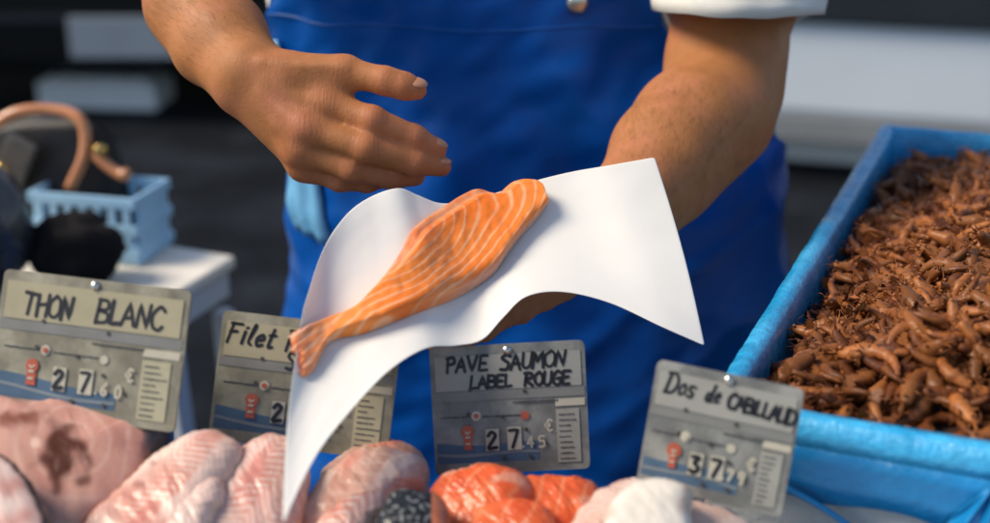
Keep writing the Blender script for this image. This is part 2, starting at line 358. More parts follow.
# ------------------------------------------------------------------ stall counter, ice tray
ct = empty('stall_counter', Vector((-.2, .5, 0))); tag(ct, 'long pale stall counter under the fish and the price cards', 'counter')
b = bmesh.new(); prism(b, [(-1.1, -.35), (1.3, -.35), (1.3, .05), (.30, .40), (-1.1, .40)], .80, .85); bm_obj('countertop', b, M['counter'], ct)
b = bmesh.new(); prism(b, [(-1.1, -.35), (1.3, -.35), (1.3, -.30), (-1.1, -.30)], .12, .80); bm_obj('front_panel', b, M['counter'], ct)
for x, y in ((-1.05, -.28), (1.25, -.28), (-1.05, .36), (.28, .36)):
    b = bmesh.new(); add_box(b, (x, y, .40), (.05, .05, .80)); bm_obj('leg', b, M['white_metal'], ct)
tray_poly = [(-.75, .35), (.42, .35), (.42, .66), (.22, .735), (.10, .80), (.08, .885), (-.75, .885)]
b = bmesh.new(); prism(b, tray_poly, .851, .935); o = bm_obj('fish_tray', b, M['white_metal']); tag(o, 'wide white tray of ice on the counter carrying all the fish', 'tray')
ice_rows = []
for i in range(70):
    y = lerp(.36, .875, i / 69)
    ice_rows.append([Vector((x, y, .948 + .010 * nz((x, y, 0), 45) + .007 * nz((x, y, 4), 110))) for x in [lerp(-.74, .07, j / 109) for j in range(110)]])
o = grid('crushed_ice', ice_rows, M['ice']); tag(o, 'white crushed ice bedding under the fish pieces', 'ice', kind='stuff')
ice_rows = []
for i in range(40):
    y = lerp(.36, .66, i / 39)
    ice_rows.append([Vector((x, y + (.12 * (1 - (x - .072) / .35) * i / 39), .948 + .010 * nz((x, y, 0), 45))) for x in [lerp(.072, .41, j / 49) for j in range(50)]])
bpy.data.objects['crushed_ice'].select_set(False)
o2 = grid('crushed_ice', ice_rows, M['ice']); tag(o2, 'white crushed ice in the narrow right end of the tray', 'ice', kind='stuff')

# ------------------------------------------------------------------ fish pieces
def slab(name, outline, c, tilt, roll, h, hb_, colf, label, cat, group=None, p=2.6, amp=.004, nf=34, grooves=None, na=140, nr=44, m='fish', fib=.6):
    """rounded piece of fish lying on a tilted base plane; outline given where its edge is seen"""
    o = P(*c); n = (Matrix.Rotation(R(roll), 3, 'Y') @ Matrix.Rotation(R(tilt), 3, 'X') @ Vector((0, 0, 1))).normalized()
    xa = (RT - n * RT.dot(n)).normalized(); ya = n.cross(xa)
    mw = frame(o, xa, ya, n); inv = mw.inverted()
    ol = [q + np.array((3.2 * nz((q[0] * .06, q[1] * .06, 3.3)) + 1.6 * nz((q[0] * .2, q[1] * .2, 1)), 3.2 * nz((q[0] * .06, q[1] * .06, 8.1)) + 1.6 * nz((q[0] * .2, q[1] * .2, 5)))) for q in catmull(outline, na, True)]; cen = np.mean(ol, 0)
    vs = []; cols = []; fs = []
    def top(px, py, r):
        q = inv @ Ppl(px, py, o, n)
        z = h * .8 * (max(0, 1 - r ** (p + 3)) ** .5 * .75 + .25 * (1 - r * r))
        f = (1 - r ** 4)
        ca, sa = math.cos(fib), math.sin(fib); u_ = q.x * ca + q.y * sa; w_ = -q.x * sa + q.y * ca
        z += f * amp * (.85 * nz((q.x, q.y, 0), nf * .6) + .26 * nz((u_ * 2.0, w_ * .6, 5), nf * 2.2) + .10 * nz((u_ * 2.2, w_ * .6, 9), nf * 6) + .05 * nz((q.x, q.y, 2), nf * 11))
        if grooves: z += f * grooves(px, py)
        return Vector((q.x, q.y, z - h * .40))
    for i in range(nr + 1):
        r = (i / nr) ** .8
        for k in range(na):
            px, py = cen + (ol[k] - cen) * r
            vs.append(top(px, py, r)); cols.append(colf(px, py, r))
    for i in range(1, 7):
        t = i / 6
        for k in range(na):
            px, py = ol[k]; q = inv @ Ppl(px, py, o, n); s = 1 - .12 * t * t
            vs.append(Vector((q.x * s, q.y * s, -h * .40 - hb_ * t))); cols.append(colf(px, py, 1.0 + t))
    tot = nr + 7
    for i in range(tot - 1):
        for k in range(na):
            k2 = (k + 1) % na; fs.append((i * na + k, i * na + k2, (i + 1) * na + k2, (i + 1) * na + k))
    fs.append(tuple((tot - 1) * na + k for k in range(na))[::-1])
    ob = link_mesh(name, vs, [f[::-1] for f in fs], M[m], None, cols=cols, outward=True); ob.matrix_world = mw
    tag(ob, label, cat, group); return ob
def mixc(a, b, t): t = max(0, min(1, t)); return tuple(x + (y - x) * t for x, y in zip(a, b))
PINK = (.50, .235, .185); PALE = (.64, .42, .345); WHITE = (.74, .64, .57); SKIN = (.035, .04, .05); BROWN = (.085, .022, .010); REDM = (.33, .07, .04)
def sm(a, b, x): t = max(0, min(1, (x - a) / (b - a))); return t * t * (3 - 2 * t)
def tuna_c(px, py, r):
    if r > 1.02: return SKIN if px > 120 else mixc(PINK, REDM, .3)
    c = mixc(PINK, (.58, .32, .25), .5 + .8 * nz((px * .03, py * .03, 1)))
    c = mixc(c, (.62, .40, .33), .5 * (1 - sm(0, 1.2, abs(math.sin(math.hypot(px - 75, py - 450) * .16 + 2 * nz((px * .02, py * .02, 9)))) * 2.2)))
    d = math.hypot((px - 64) / 24, (py - 462) / 32) + .8 * nz((px * .06, py * .06, 2)); c = mixc(BROWN, c, sm(.5, 1.25, d))
    d = math.hypot((px - 22) / 26, (py - 428) / 9) + .8 * nz((px * .08, py * .08, 3)); c = mixc((.24, .08, .05), c, sm(.4, 1.3, d))
    d = math.hypot((px - 38) / 7, (py - 452) / 7); c = mixc((.75, .5, .4), c, sm(.5, 1.0, d))
    if px > 140: c = mixc(c, (.07, .07, .08), sm(140, 152, px + 6 * nz((px * .1, py * .1, 4))))
    return c
slab('fish_steak', [(-30, 398), (20, 399), (62, 397), (105, 404), (140, 413), (167, 411), (168, 436), (150, 462), (138, 490), (95, 520), (50, 540), (0, 540), (-35, 500)],
     (70, 470, .885), 27, 6, .030, .045, tuna_c, 'large pink white tuna steak with dark brown blood patch below the leftmost card', 'fish steak', 'tuna steaks', p=9, amp=.0022)
def tuna2_c(px, py, r):
    if r > .97: return SKIN
    if r > .80: return mixc(mixc(PINK, WHITE, .2), SKIN, sm(.80, .88, r + .05 * nz((px * .1, py * .1, 0))))
    return mixc((.50, .24, .20), WHITE, .35 + .6 * nz((px * .05, py * .05, 3)))
slab('fish_steak', [(-60, 441), (-10, 448), (18, 466), (38, 494), (52, 530), (40, 570), (-20, 580), (-70, 540)],
     (0, 500, .82), 30, 0, .022, .04, tuna2_c, 'tuna steak edged with grey skin at the bottom left corner', 'fish steak', 'tuna steaks', p=9, amp=.002)
def fil_c(a, sp, base=(.58, .225, .165), hi=WHITE, ph=0, amt=.75):
    ca, sa = math.cos(a), math.sin(a)
    def f(px, py, r):
        u = px * ca + py * sa; v = -px * sa + py * ca
        k = (u - abs((v + 10 * nz((u * .02, 0, ph))) % 44 - 22) * .9) * sp * 1.9 + 1.5 * nz((px * .05, py * .05, ph))
        c = mixc(base, PALE, .45 + 1.2 * nz((px * .025, py * .025, ph + 2)))
        c = mixc(c, hi, amt * .95 * sm(.2, 1, math.sin(k)) * sm(-.45, .05, nz((px * .02, py * .02, ph + 3))))
        c = mixc(c, (.76, .62, .54), .55 * sm(.10, .30, nz((u * .010, v * .035, ph + 7))))
        c = mixc(c, (.50, .12, .085), .60 * sm(.15, .5, nz((u * .014, v * .05, ph + 5))))
        c = mixc(c, (.24, .06, .04), .5 * sm(.50, .6, nz((px * .05, py * .05, ph + 9))))
        return mixc(c, (.70, .50, .42), .4 * sm(.86, 1.0, r))
    return f
def groove(a, sp, amp):
    ca, sa = math.cos(a), math.sin(a)
    return lambda px, py: -amp * max(0, math.sin(((px * ca + py * sa) - abs(-px * sa + py * ca) * .55) * sp)) ** 2
slab('fish_fillet', [(78, 530), (110, 492), (150, 454), (185, 430), (212, 425), (238, 438), (232, 467), (205, 505), (180, 545), (120, 570)],
     (165, 490, .865), 24, -8, .022, .03, fil_c(-.75, .42, ph=1), 'pale pink fish fillet with white ribs beside the tuna steak', 'fish fillet', 'rockfish fillets', p=3, amp=.004)
slab('fish_fillet', [(165, 545), (190, 505), (225, 457), (258, 432), (285, 430), (308, 447), (305, 500), (290, 545), (230, 570)],
     (240, 492, .875), 24, 6, .026, .03, fil_c(-.85, .38, (.58, .235, .19), ph=4), 'rosy ribbed fish fillet half under the hanging paper corner', 'fish fillet', 'rockfish fillets', p=3, amp=.005)
slab('fish_fillet', [(272, 545), (300, 500), (330, 461), (365, 443), (395, 445), (425, 455), (424, 479), (395, 500), (375, 540), (320, 570)],
     (345, 498, .90), 24, 6, .026, .035, fil_c(-.7, .22, (.50, .25, .19), (.66, .47, .39), ph=11, amt=.5), 'smooth beige pink fillet between the paper and the black-skinned tail', 'fish fillet', 'rockfish fillets', p=3, amp=.006, nf=22)
slab('fish_fillet', [(318, 470), (345, 448), (380, 439), (412, 443), (428, 459), (420, 482), (380, 478), (340, 486)],
     (375, 468, .935), 16, 0, .022, .03, fil_c(-.3, .2, (.46, .24, .18), (.62, .45, .37), ph=15, amt=.4), 'small beige fillet lying at the back beside the blue apron gap', 'fish fillet', 'rockfish fillets', p=2.6, amp=.005)
slab('fish_fillet', [(128, 560), (150, 520), (186, 488), (214, 470), (226, 484), (214, 512), (196, 545), (160, 575)],
     (178, 520, .845), 26, -4, .014, .02, fil_c(-.85, .5, (.60, .27, .21), ph=31), 'narrow pale fillet lying over the seam of the two left fillets', 'fish fillet', 'rockfish fillets', p=3, amp=.004)
slab('fish_fillet', [(300, 560), (318, 520), (345, 496), (372, 486), (388, 498), (376, 520), (352, 545), (330, 570)],
     (342, 522, .86), 26, 4, .014, .02, fil_c(-.75, .3, (.60, .25, .19), ph=44), 'rosy fillet folded in front of the beige fillet beside the black skin', 'fish fillet', 'rockfish fillets', p=3, amp=.004)
def dark_c(px, py, r):
    g = nz((px * .25, py * .25, 0)); return mixc((.012, .014, .017), (.22, .23, .23), sm(.12, .5, g) * .9) if px < 432 else mixc((.45, .14, .07), (.06, .05, .05), sm(440, 452, px))
slab('fish_tail_piece', [(372, 545), (380, 501), (396, 487), (420, 489), (446, 496), (452, 530), (440, 560), (395, 570)],
     (412, 520, .845), 24, 0, .024, .03, dark_c, 'piece of fish in speckled black skin at the bottom edge', 'fish piece', p=2.6, amp=.002)
def sal_c(px, py, r):
    s = math.sin(px * .28 + py * .18 + 4 * nz((px * .02, py * .02, 3)))
    c = mixc((.60, .085, .022), (.70, .135, .040), .5 + nz((px * .04, py * .04, 1))); c = mixc(c, (.72, .28, .14), .42 * sm(.72, .98, s)); return mixc(c, (.66, .40, .28), .5 * sm(.3, .55, nz((px * .03, py * .05, 8))))
slab('salmon_piece', [(424, 493), (432, 479), (455, 467), (485, 460), (515, 467), (535, 483), (530, 515), (500, 540), (450, 545), (425, 530)],
     (480, 505, .885), 24, -8, .030, .03, sal_c, 'thick orange salmon piece, left one under the salmon card', 'salmon piece', 'orange salmon pieces', p=2.2, amp=.006, nf=34)
slab('salmon_piece', [(505, 493), (520, 477), (550, 473), (580, 477), (604, 487), (606, 515), (580, 540), (530, 545), (508, 525)],
     (555, 510, .89), 22, 8, .024, .03, sal_c, 'flatter orange salmon piece touching the pink cod fillet', 'salmon piece', 'orange salmon pieces', p=2.2, amp=.006, nf=34)
slab('salmon_piece', [(466, 530), (478, 505), (505, 494), (540, 500), (560, 520), (550, 550), (500, 565), (470, 550)],
     (512, 528, .86), 22, 0, .018, .03, sal_c, 'orange salmon piece in front, overlapping the other two', 'salmon piece', 'orange salmon pieces', p=2.2, amp=.006, nf=36)
slab('cod_fillet', [(568, 530), (585, 499), (605, 482), (640, 476), (700, 499), (745, 514), (760, 550), (700, 580), (590, 575)],
     (640, 525, .85), 22, 4, .020, .04, fil_c(-.5, .5, (.58, .36, .28), (.72, .60, .52), ph=21), 'pale pink cod loin striped with white in front of the cod card', 'cod', p=3, amp=.003)
def white_c(px, py, r): return mixc((.70, .64, .56), (.60, .47, .39), sm(.25, .6, nz((px * .04, py * .04, 6))))
slab('cod_fillet', [(602, 530), (612, 496), (632, 480), (660, 476), (690, 485), (694, 509), (690, 540), (650, 560), (612, 555)],
     (650, 515, .822), 24, 0, .020, .02, white_c, 'opaque white cod chunk lying on the pale pink loin', 'cod', p=3, amp=.0025)

# ------------------------------------------------------------------ price cards
GL = {
 'T': [[(0, 1), (.7, .97)], [(.36, .98), (.33, 0)]], 'H': [[(.05, 1), (.02, 0)], [(.6, 1), (.62, 0)], [(.02, .5), (.62, .55)]],
 'O': [[(.35, 1), (.05, .7), (.08, .2), (.4, 0), (.65, .3), (.6, .8), (.32, 1)]], 'N': [[(.02, 0), (.06, 1), (.55, .02), (.62, 1)]],
 'B': [[(.05, 0), (.08, 1)], [(.0, 1), (.5, .95), (.5, .6), (.1, .52), (.6, .4), (.55, .05), (.0, 0)]], 'L': [[(.08, 1), (.05, .03), (.55, .06)]],
 'A': [[(.0, 0), (.32, 1), (.66, 0)], [(.12, .35), (.55, .37)]], 'C': [[(.6, .85), (.35, 1), (.06, .6), (.12, .12), (.42, 0), (.64, .15)]],
 'F': [[(.1, 1), (.06, 0)], [(.0, .98), (.6, 1)], [(.08, .52), (.45, .55)]], 'R': [[(.06, 0), (.1, 1)], [(.02, .98), (.5, .95), (.52, .6), (.1, .5), (.65, .0)]],
 'S': [[(.58, .9), (.3, 1), (.08, .78), (.5, .42), (.45, .06), (.05, .05)]], 'P': [[(.1, 0), (.12, 1)], [(.0, .97), (.5, 1), (.56, .65), (.12, .5)]],
 'V': [[(.0, 1), (.3, 0), (.62, 1)]], 'E': [[(.58, .98), (.1, 1), (.06, 0), (.6, .02)], [(.08, .5), (.48, .52)]], 'U': [[(.05, 1), (.06, .2), (.33, 0), (.58, .25), (.6, 1)]],
 'M': [[(.0, 0), (.08, 1), (.36, .35), (.66, 1), (.74, 0)]], 'G': [[(.6, .85), (.35, 1), (.05, .6), (.12, .1), (.5, .02), (.62, .45), (.35, .45)]],
 'I': [[(.1, 1), (.08, 0)]], 'D': [[(.08, 0), (.1, 1)], [(.0, .98), (.45, .95), (.68, .5), (.5, .06), (.0, 0)]],
 'i': [[(.08, .6), (.08, 0)], [(.09, .85), (.11, .83)]], 'l': [[(.06, .3), (.22, .9), (.12, 1), (.06, .2), (.22, 0)]], 'e': [[(.04, .3), (.4, .38), (.25, .6), (.05, .35), (.15, .02), (.42, .1)]],
 't': [[(.16, .95), (.12, .1), (.3, .0)], [(.0, .62), (.34, .66)]], 'o': [[(.22, .58), (.03, .35), (.15, .0), (.4, .2), (.32, .55), (.18, .58)]], 's': [[(.36, .52), (.12, .55), (.12, .35), (.36, .2), (.25, 0), (.02, .05)]],
 'd': [[(.36, .45), (.1, .5), (.04, .12), (.25, .0), (.4, .4)], [(.44, 1), (.4, .1), (.5, .02)]], 'a': [[(.36, .5), (.1, .5), (.04, .12), (.2, .0), (.36, .35), (.38, .1), (.48, .0)]], 'c': [[(.36, .5), (.14, .55), (.04, .2), (.18, .0), (.38, .08)]],
 '2': [[(.05, .78), (.28, 1), (.52, .75), (.05, .02), (.58, .04)]], '7': [[(.03, .97), (.56, 1), (.2, 0)]], '4': [[(.42, 0), (.42, 1), (.02, .32), (.6, .34)]], '3': [[(.06, .95), (.5, .95), (.25, .58), (.56, .32), (.3, 0), (.02, .1)]],
 '5': [[(.52, 1), (.12, .98), (.1, .58), (.48, .55), (.5, .1), (.04, .03)]], '6': [[(.5, .98), (.1, .5), (.1, .1), (.4, 0), (.52, .3), (.12, .42)]], '0': [[(.3, 1), (.05, .6), (.12, .05), (.42, .05), (.52, .6), (.3, 1)]], '9': [[(.5, .6), (.15, .55), (.12, .95), (.48, .98), (.5, .5), (.35, 0)]],
 '€': [[(.6, .9), (.3, 1), (.1, .5), (.3, 0), (.6, .1)], [(-.05, .6), (.4, .6)], [(-.05, .4), (.38, .4)]], '.': [[(.1, .02), (.14, .0)]], ',': [[(.15, .05), (.08, -.12)]]}
ADV = {c: max(p[0] for s in g for p in s) + .22 for c, g in GL.items()}
def strokes(bm, text, x, y, hgt, wd, z, slant=0.0, wide=1.0, jit=.04, rise=0.0, gap=1.0):
    r = random.Random(text + str(x)); x0 = x
    for ch in text:
        if ch == ' ': x += hgt * .42 * wide * gap; continue
        for st in GL[ch]:
            pts = [(x + (px + slant * py + r.uniform(-jit, jit)) * hgt * wide, y + (py + r.uniform(-jit, jit)) * hgt + (x - x0) * rise) for px, py in st]
            straight = ch in 'THNLAFVEMI47Z' or len(st) == 2
            pp = pts if straight else [tuple(q) for q in catmull(pts, len(pts) * 5)]
            if straight:
                dens = []
                for a, c in zip(pp, pp[1:]): dens += [(lerp(a[0], c[0], t / 4), lerp(a[1], c[1], t / 4)) for t in range(4)]
                pp = dens + [pp[-1]]
            ribbon(bm, pp, wd * 1.3 * r.uniform(.85, 1.15), z)
        x += ADV[ch] * hgt * wide * gap
    return x
def ribbon(bm, pts, wd, z, cap=True):
    n = len(pts); L_ = []; R_ = []
    for i, p in enumerate(pts):
        a = pts[max(i - 1, 0)]; c = pts[min(i + 1, n - 1)]; dx, dy = c[0] - a[0], c[1] - a[1]; l = math.hypot(dx, dy) or 1; nx, ny = -dy / l * wd / 2, dx / l * wd / 2
        L_.append(bm.verts.new((p[0] + nx, p[1] + ny, z))); R_.append(bm.verts.new((p[0] - nx, p[1] - ny, z)))
    for i in range(n - 1):
        bm.faces.new((L_[i], R_[i], R_[i + 1], L_[i + 1]))
    if cap:
        for j, p in enumerate((pts[0], pts[-1])):
            vs = [bm.verts.new((p[0] + math.cos(a) * wd / 2, p[1] + math.sin(a) * wd / 2, z + .00004 * (j + 1))) for a in [k * math.pi / 4 for k in range(8)]]; bm.faces.new(vs)
def rect(bm, x0, y0, x1, y1, z, t=.0006):
    add_box(bm, ((x0 + x1) / 2, (y0 + y1) / 2, z + t / 2), (abs(x1 - x0), abs(y1 - y0), t))
def disc(bm, x, y, r, z, t=.0008, n=14): add_tube(bm, [(x, y, z), (x, y, z + t)], r, n)
def scribble(bm, x0, x1, y, hgt, z, rnd):
    x = x0
    while x < x1:
        wl = rnd.uniform(.0008, .0022)
        add_box(bm, (x + wl / 2, y + rnd.uniform(-.1, .1) * hgt, z + .0001), (wl * .8, hgt * rnd.uniform(.5, 1.0), .0002)); x += wl
def price_card(TL, TR, BL, d, lines, price, label, yellow=False, seed=1, badge=True, hide_bottom=.0):
    tl, tr, bl = P(*TL, d[0]), P(*TR, d[1]), P(*BL, d[2])
    W = (tr - tl).length; H = (bl - tl).length
    xa = (tr - tl).normalized(); ya = (tl - bl); ya = (ya - xa * ya.dot(xa)).normalized(); za = xa.cross(ya)
    root = empty('price_card', frame(bl + xa * W / 2, xa, ya, za)); tag(root, label, 'price card', 'handwritten price cards')
    r = random.Random(seed); h = W / 2
    X = lambda u: (u - .5) * W; Y = lambda v: v * H
    b = bmesh.new(); add_box(b, (0, H / 2, 0), (W, H, .0022))
    bmesh.ops.bevel(b, geom=[e for e in b.edges if abs((e.verts[0].co - e.verts[1].co).z) > .001], offset=.004, segments=4, affect='EDGES', profile=.5)
    bm_obj('plate', b, M['plastic_tag_yellow' if yellow else 'plastic_tag'], root)
    z = .0012
    b = bmesh.new(); rect(b, X(.03), Y(.655), X(.97), Y(.925), z); bm_obj('writing_strip', b, M['strip_yellow' if yellow else 'strip'], root)
    b = bmesh.new(); rect(b, X(.012), Y(.575), X(.988), Y(.648), z, .0004); bm_obj('divider_band', b, M['grey_band'], root)
    # blue wave print
    b = bmesh.new(); top = [(X(u), Y(.255 - .05 * u + .018 * math.sin(u * 7 + seed))) for u in [i / 20 * .66 + .02 for i in range(21)]]
    low = [(x, Y(.09)) for x, _ in top]
    tv = [b.verts.new((x, y, z)) for x, y in top]; lv = [b.verts.new((x, y, z)) for x, y in low]
    for i in range(20): b.faces.new((lv[i], lv[i + 1], tv[i + 1], tv[i]))
    bm_obj('wave_print', b, M['wave'], root)
    b = bmesh.new(); ribbon(b, [(X(u), Y(.175 - .05 * u + .018 * math.sin(u * 7 + seed + .6))) for u in [i / 20 * .64 + .03 for i in range(21)]], .0022, z + .0003); bm_obj('wave_line', b, M['wave_pale'], root)
    # stud and holes
    b = bmesh.new(); add_ball(b, (X(.5), Y(.955), .002), (.0034, .0034, .0026)); bm_obj('stud', b, M['metal'], root, True)
    for u, v in ((.25, .66), (.60, .63), (.23, .47), (.45, .44), (.60, .33), (.72, .22), (.45, .12), (.62, .12)): b = bmesh.new(); disc(b, X(u), Y(v), .0014, z + .0008, .0003); bm_obj('punched_hole', b, M['hole'], root)
    # writing
    b = bmesh.new()
    for (t, u, v, hgt, sl, wide, wd, rise, gap) in lines: strokes(b, t, X(u), Y(v), hgt * H, wd, z + .0009, sl, wide, .035, rise, gap)
    bm_obj('handwriting', b, M['ink'], root)
    b = bmesh.new()
    scribble(b, X(.52), X(.80), Y(.545), .0016, z + .0005, r); scribble(b, X(.05), X(.24), Y(.45), .0016, z, r); scribble(b, X(.32), X(.56), Y(.445), .0016, z, r)
    bm_obj('small_print', b, M['print'], root)
    b = bmesh.new(); disc(b, X(.28), Y(.455), .0034, z); bm_obj('dot', b, M['cream'], root)
    b = bmesh.new(); disc(b, X(.595), Y(.44), .0030, z); bm_obj('dot', b, M['red' if seed == 3 else 'cream'], root)
    b = bmesh.new(); disc(b, X(.28), Y(.455), .0018, z + .001); bm_obj('dot', b, M['red' if seed != 4 else 'cream'], root)
    # side list
    sc = bpy.data.objects.new('side_list', None); COL.objects.link(sc); sc.parent = root
    b = bmesh.new(); rect(b, X(.795), Y(.06), X(.945), Y(.475), z); bm_obj('list_panel', b, M['yellow_col' if yellow else 'grey_col'], sc)
    b = bmesh.new(); rect(b, X(.795), Y(.50), X(.985), Y(.555), z); bm_obj('list_panel', b, M['cream'], sc)
    b = bmesh.new()
    for i in range(9): scribble(b, X(.81), X(.81 + r.uniform(.05, .12)), Y(.09 + i * .043), .0011, z + .0008, r)
    bm_obj('small_print', b, M['print'], sc)
    # badge
    if badge:
        bd = bpy.data.objects.new('badge', None); COL.objects.link(bd); bd.parent = root
        b = bmesh.new(); rect(b, X(.195), Y(.195), X(.245), Y(.345), z + .0002, .0008); disc(b, X(.22), Y(.335), .0046, z + .0004, .0008); bm_obj('badge_face', b, M['red'], bd)
        b = bmesh.new(); rect(b, X(.205), Y(.285), X(.235), Y(.300), z + .0014, .0002); rect(b, X(.205), Y(.235), X(.235), Y(.25), z + .0014, .0002); ribbon(b, [(X(.207), Y(.335)), (X(.22), Y(.32)), (X(.233), Y(.335))], .0012, z + .0016); bm_obj('badge_mark', b, M['cream'], bd)
    # price tiles
    for ch, u, v, hg, tile in price:
        t = bpy.data.objects.new('price_digit', None); COL.objects.link(t); t.parent = root
        if tile:
            b = bmesh.new(); rect(b, X(u) - .0012, Y(v) - .002, X(u) + hg * H * .62 + .0012, Y(v) + hg * H + .002, z + .0003, .0008); bm_obj('tile', b, M['cream'], t)
        b = bmesh.new(); strokes(b, ch, X(u), Y(v), hg * H, .0019 if tile else .0012, z + .0016, 0, .95, .0); bm_obj('digit', b, M['ink'] if tile else M['cream'], t)
    b = bmesh.new(); add_tube(b, [(0, .002, -.0025), (0, -.055, -.0025)], [.0016, .0008], 8); bm_obj('spike', b, M['metal'], root)
    return root
def pr(a, b, c, d): return [(a, .345, .20, .125, 1), (b, .485, .20, .135, 1), ('.', .565, .20, .1, 0), (c, .60, .195, .085, 0), (d, .675, .19, .085, 0), ('€', .725, .315, .085, 0)]
price_card((-4, 268), (182, 290), (-12, 406), (.93, .90, .925), [('THON', .13, .695, .155, .10, .85, .0021, -.02, .86), ('BLANC', .52, .70, .16, .10, .95, .0021, -.0, .84)], pr('2', '7', '6', '0'),
           'yellowed price card handwritten THON BLANC stuck behind the tuna steak', True, 1)
price_card((206, 309), (384, 330), (208, 438), (.96, .95, .955), [('Filet', .035, .76, .15, .25, .95, .0017, -.03, 1.0), ('Ra', .365, .745, .16, .2, .9, .0017, 0, 1), ('Se', .38, .60, .13, .1, .9, .0019, 0, 1)], pr('2', '4', '9', '0'),
           'price card reading Filet half hidden behind the hanging white paper', True, 2)
price_card((427, 348), (582, 340), (436, 476), (.965, .965, .97), [('PAVE', .10, .80, .115, .12, .95, .0017, .02, .92), ('SAUMON', .45, .80, .12, .15, .95, .0017, .03, .86), ('LABEL', .25, .67, .095, .1, 1.0, .0018, 0, .85), ('ROUGE', .60, .67, .10, .1, 1.0, .0018, 0, .85)], pr('2', '7', '4', '5'),
           'grey price card handwritten PAVE SAUMON LABEL ROUGE above the orange salmon pieces', False, 3)
price_card((643, 357), (789, 387), (636, 484), (.87, .845, .875), [('Dos', .08, .77, .15, .2, .85, .0015, -.03, .9), ('de', .36, .76, .13, .25, .8, .0015, 0, .9), ('CABiLLAUD', .52, .745, .115, .08, .85, .0018, -.07, .74)], pr('3', '7', '7', '9'),
           'tilted price card handwritten Dos de CABILLAUD in front of the shrimp box', False, 4)

# ------------------------------------------------------------------ shrimp box
ZR = 1.05
fl = Pz(712, 405, ZR); bl_ = Pz(884, 127, ZR); va = (bl_ - fl); LB = va.length; va.normalize(); ua = Vector((va.y, -va.x, 0)); WB = .46; HB = .195
bx = frame(fl - Vector((0, 0, HB)), ua, va, Vector((0, 0, 1)))
box = empty('shrimp_box', bx); tag(box, 'white polystyrene box full of brown shrimps at the right of the stall', 'box')
TH = .012
b = bmesh.new(); add_box(b, (WB / 2, LB / 2, .01), (WB, LB, .02)); bm_obj('base', b, M['eps'], box)
for c, s in (((WB / 2, TH / 2, HB / 2 + .01), (WB, TH, HB - .021)), ((WB / 2, LB - TH / 2, HB / 2 + .01), (WB, TH, HB - .021)), ((TH / 2, LB / 2, HB / 2 + .01), (TH, LB - 2 * TH - .001, HB - .021)), ((WB - TH / 2, LB / 2, HB / 2 + .01), (TH, LB - 2 * TH - .001, HB - .021))):
    b = bmesh.new(); add_box(b, c, s, None, .003); bm_obj('wall', b, M['eps'], box)
# table under the box
st = empty('trestle_table', bx @ Matrix.Translation((0, 0, -(fl.z - HB)))); tag(st, 'pale trestle table standing under the white shrimp box', 'table')
b = bmesh.new(); add_box(b, (WB / 2 + .02, LB / 2 + .10, fl.z - HB - .0185), (WB + .06, LB - .12, .035)); bm_obj('tabletop', b, M['counter'], st)
for x in (.04, WB - .04):
    for y in (.2, LB - .05):
        b = bmesh.new(); add_box(b, (x, y, (fl.z - HB - .036) / 2), (.035, .035, fl.z - HB - .036)); bm_obj('leg', b, M['white_metal'], st)
# blue film liner: profile walked around the rim
liner = empty('plastic_liner', bx); tag(liner, 'shiny blue plastic film lining the shrimp box and folded over its rim', 'liner')
def rimpath(off, n_s, n_l):
    pts = []; x0, y0, x1, y1 = off, off, WB - off, LB - off
    for i in range(n_s): pts.append((lerp(x0, x1, i / n_s), y0, 0, -1))
    for i in range(n_l): pts.append((x1, lerp(y0, y1, i / n_l), 1, 0))
    for i in range(n_s): pts.append((lerp(x1, x0, i / n_s), y1, 0, 1))
    for i in range(n_l): pts.append((x0, lerp(y1, y0, i / n_l), -1, 0))
    return pts
prof = [(.020, -.10), (.018, -.06), (.016, -.025), (.0145, -.004), (.011, .003), (.003, .004), (-.003, .001), (-.005, -.008), (-.0045, -.016), (-.0045, -.026), (-.005, -.038), (-.006, -.052)]
def liner_rows(sub):
    rows = []
    for pi, (off, dz) in enumerate(sub):
        ring = []
        for k, (x, y, nx, ny) in enumerate(rimpath(off, 110, 170)):
            q = Vector((x, y, dz * 4)); wv = nz((x, y, dz * 2), 20) * .5 + nz((x * 1.0, y * 1.0, dz), 60) * .35
            amp = .0032 if off > 0 and dz < .0 else .0016
            hang = 0
            if off < 0 and dz < -.03: hang = -.010 * nz((x, y, 1), 14) * (abs(dz) - .02) / .03
            ring.append(Vector((x + nx * abs(wv) * amp, y + ny * abs(wv) * amp, HB + dz + hang + .0015 * nz((x, y, 3), 24) * (abs(dz) < .01) + .001 * wv)))
        rows.append(ring)
    return rows
grid('inner_film', liner_rows(prof[:9]), M['film'], liner, cyc=True, thick=.0006)
grid('folded_skirt', liner_rows(prof[8:]), M['film_dark'], liner, cyc=True, thick=.0006)
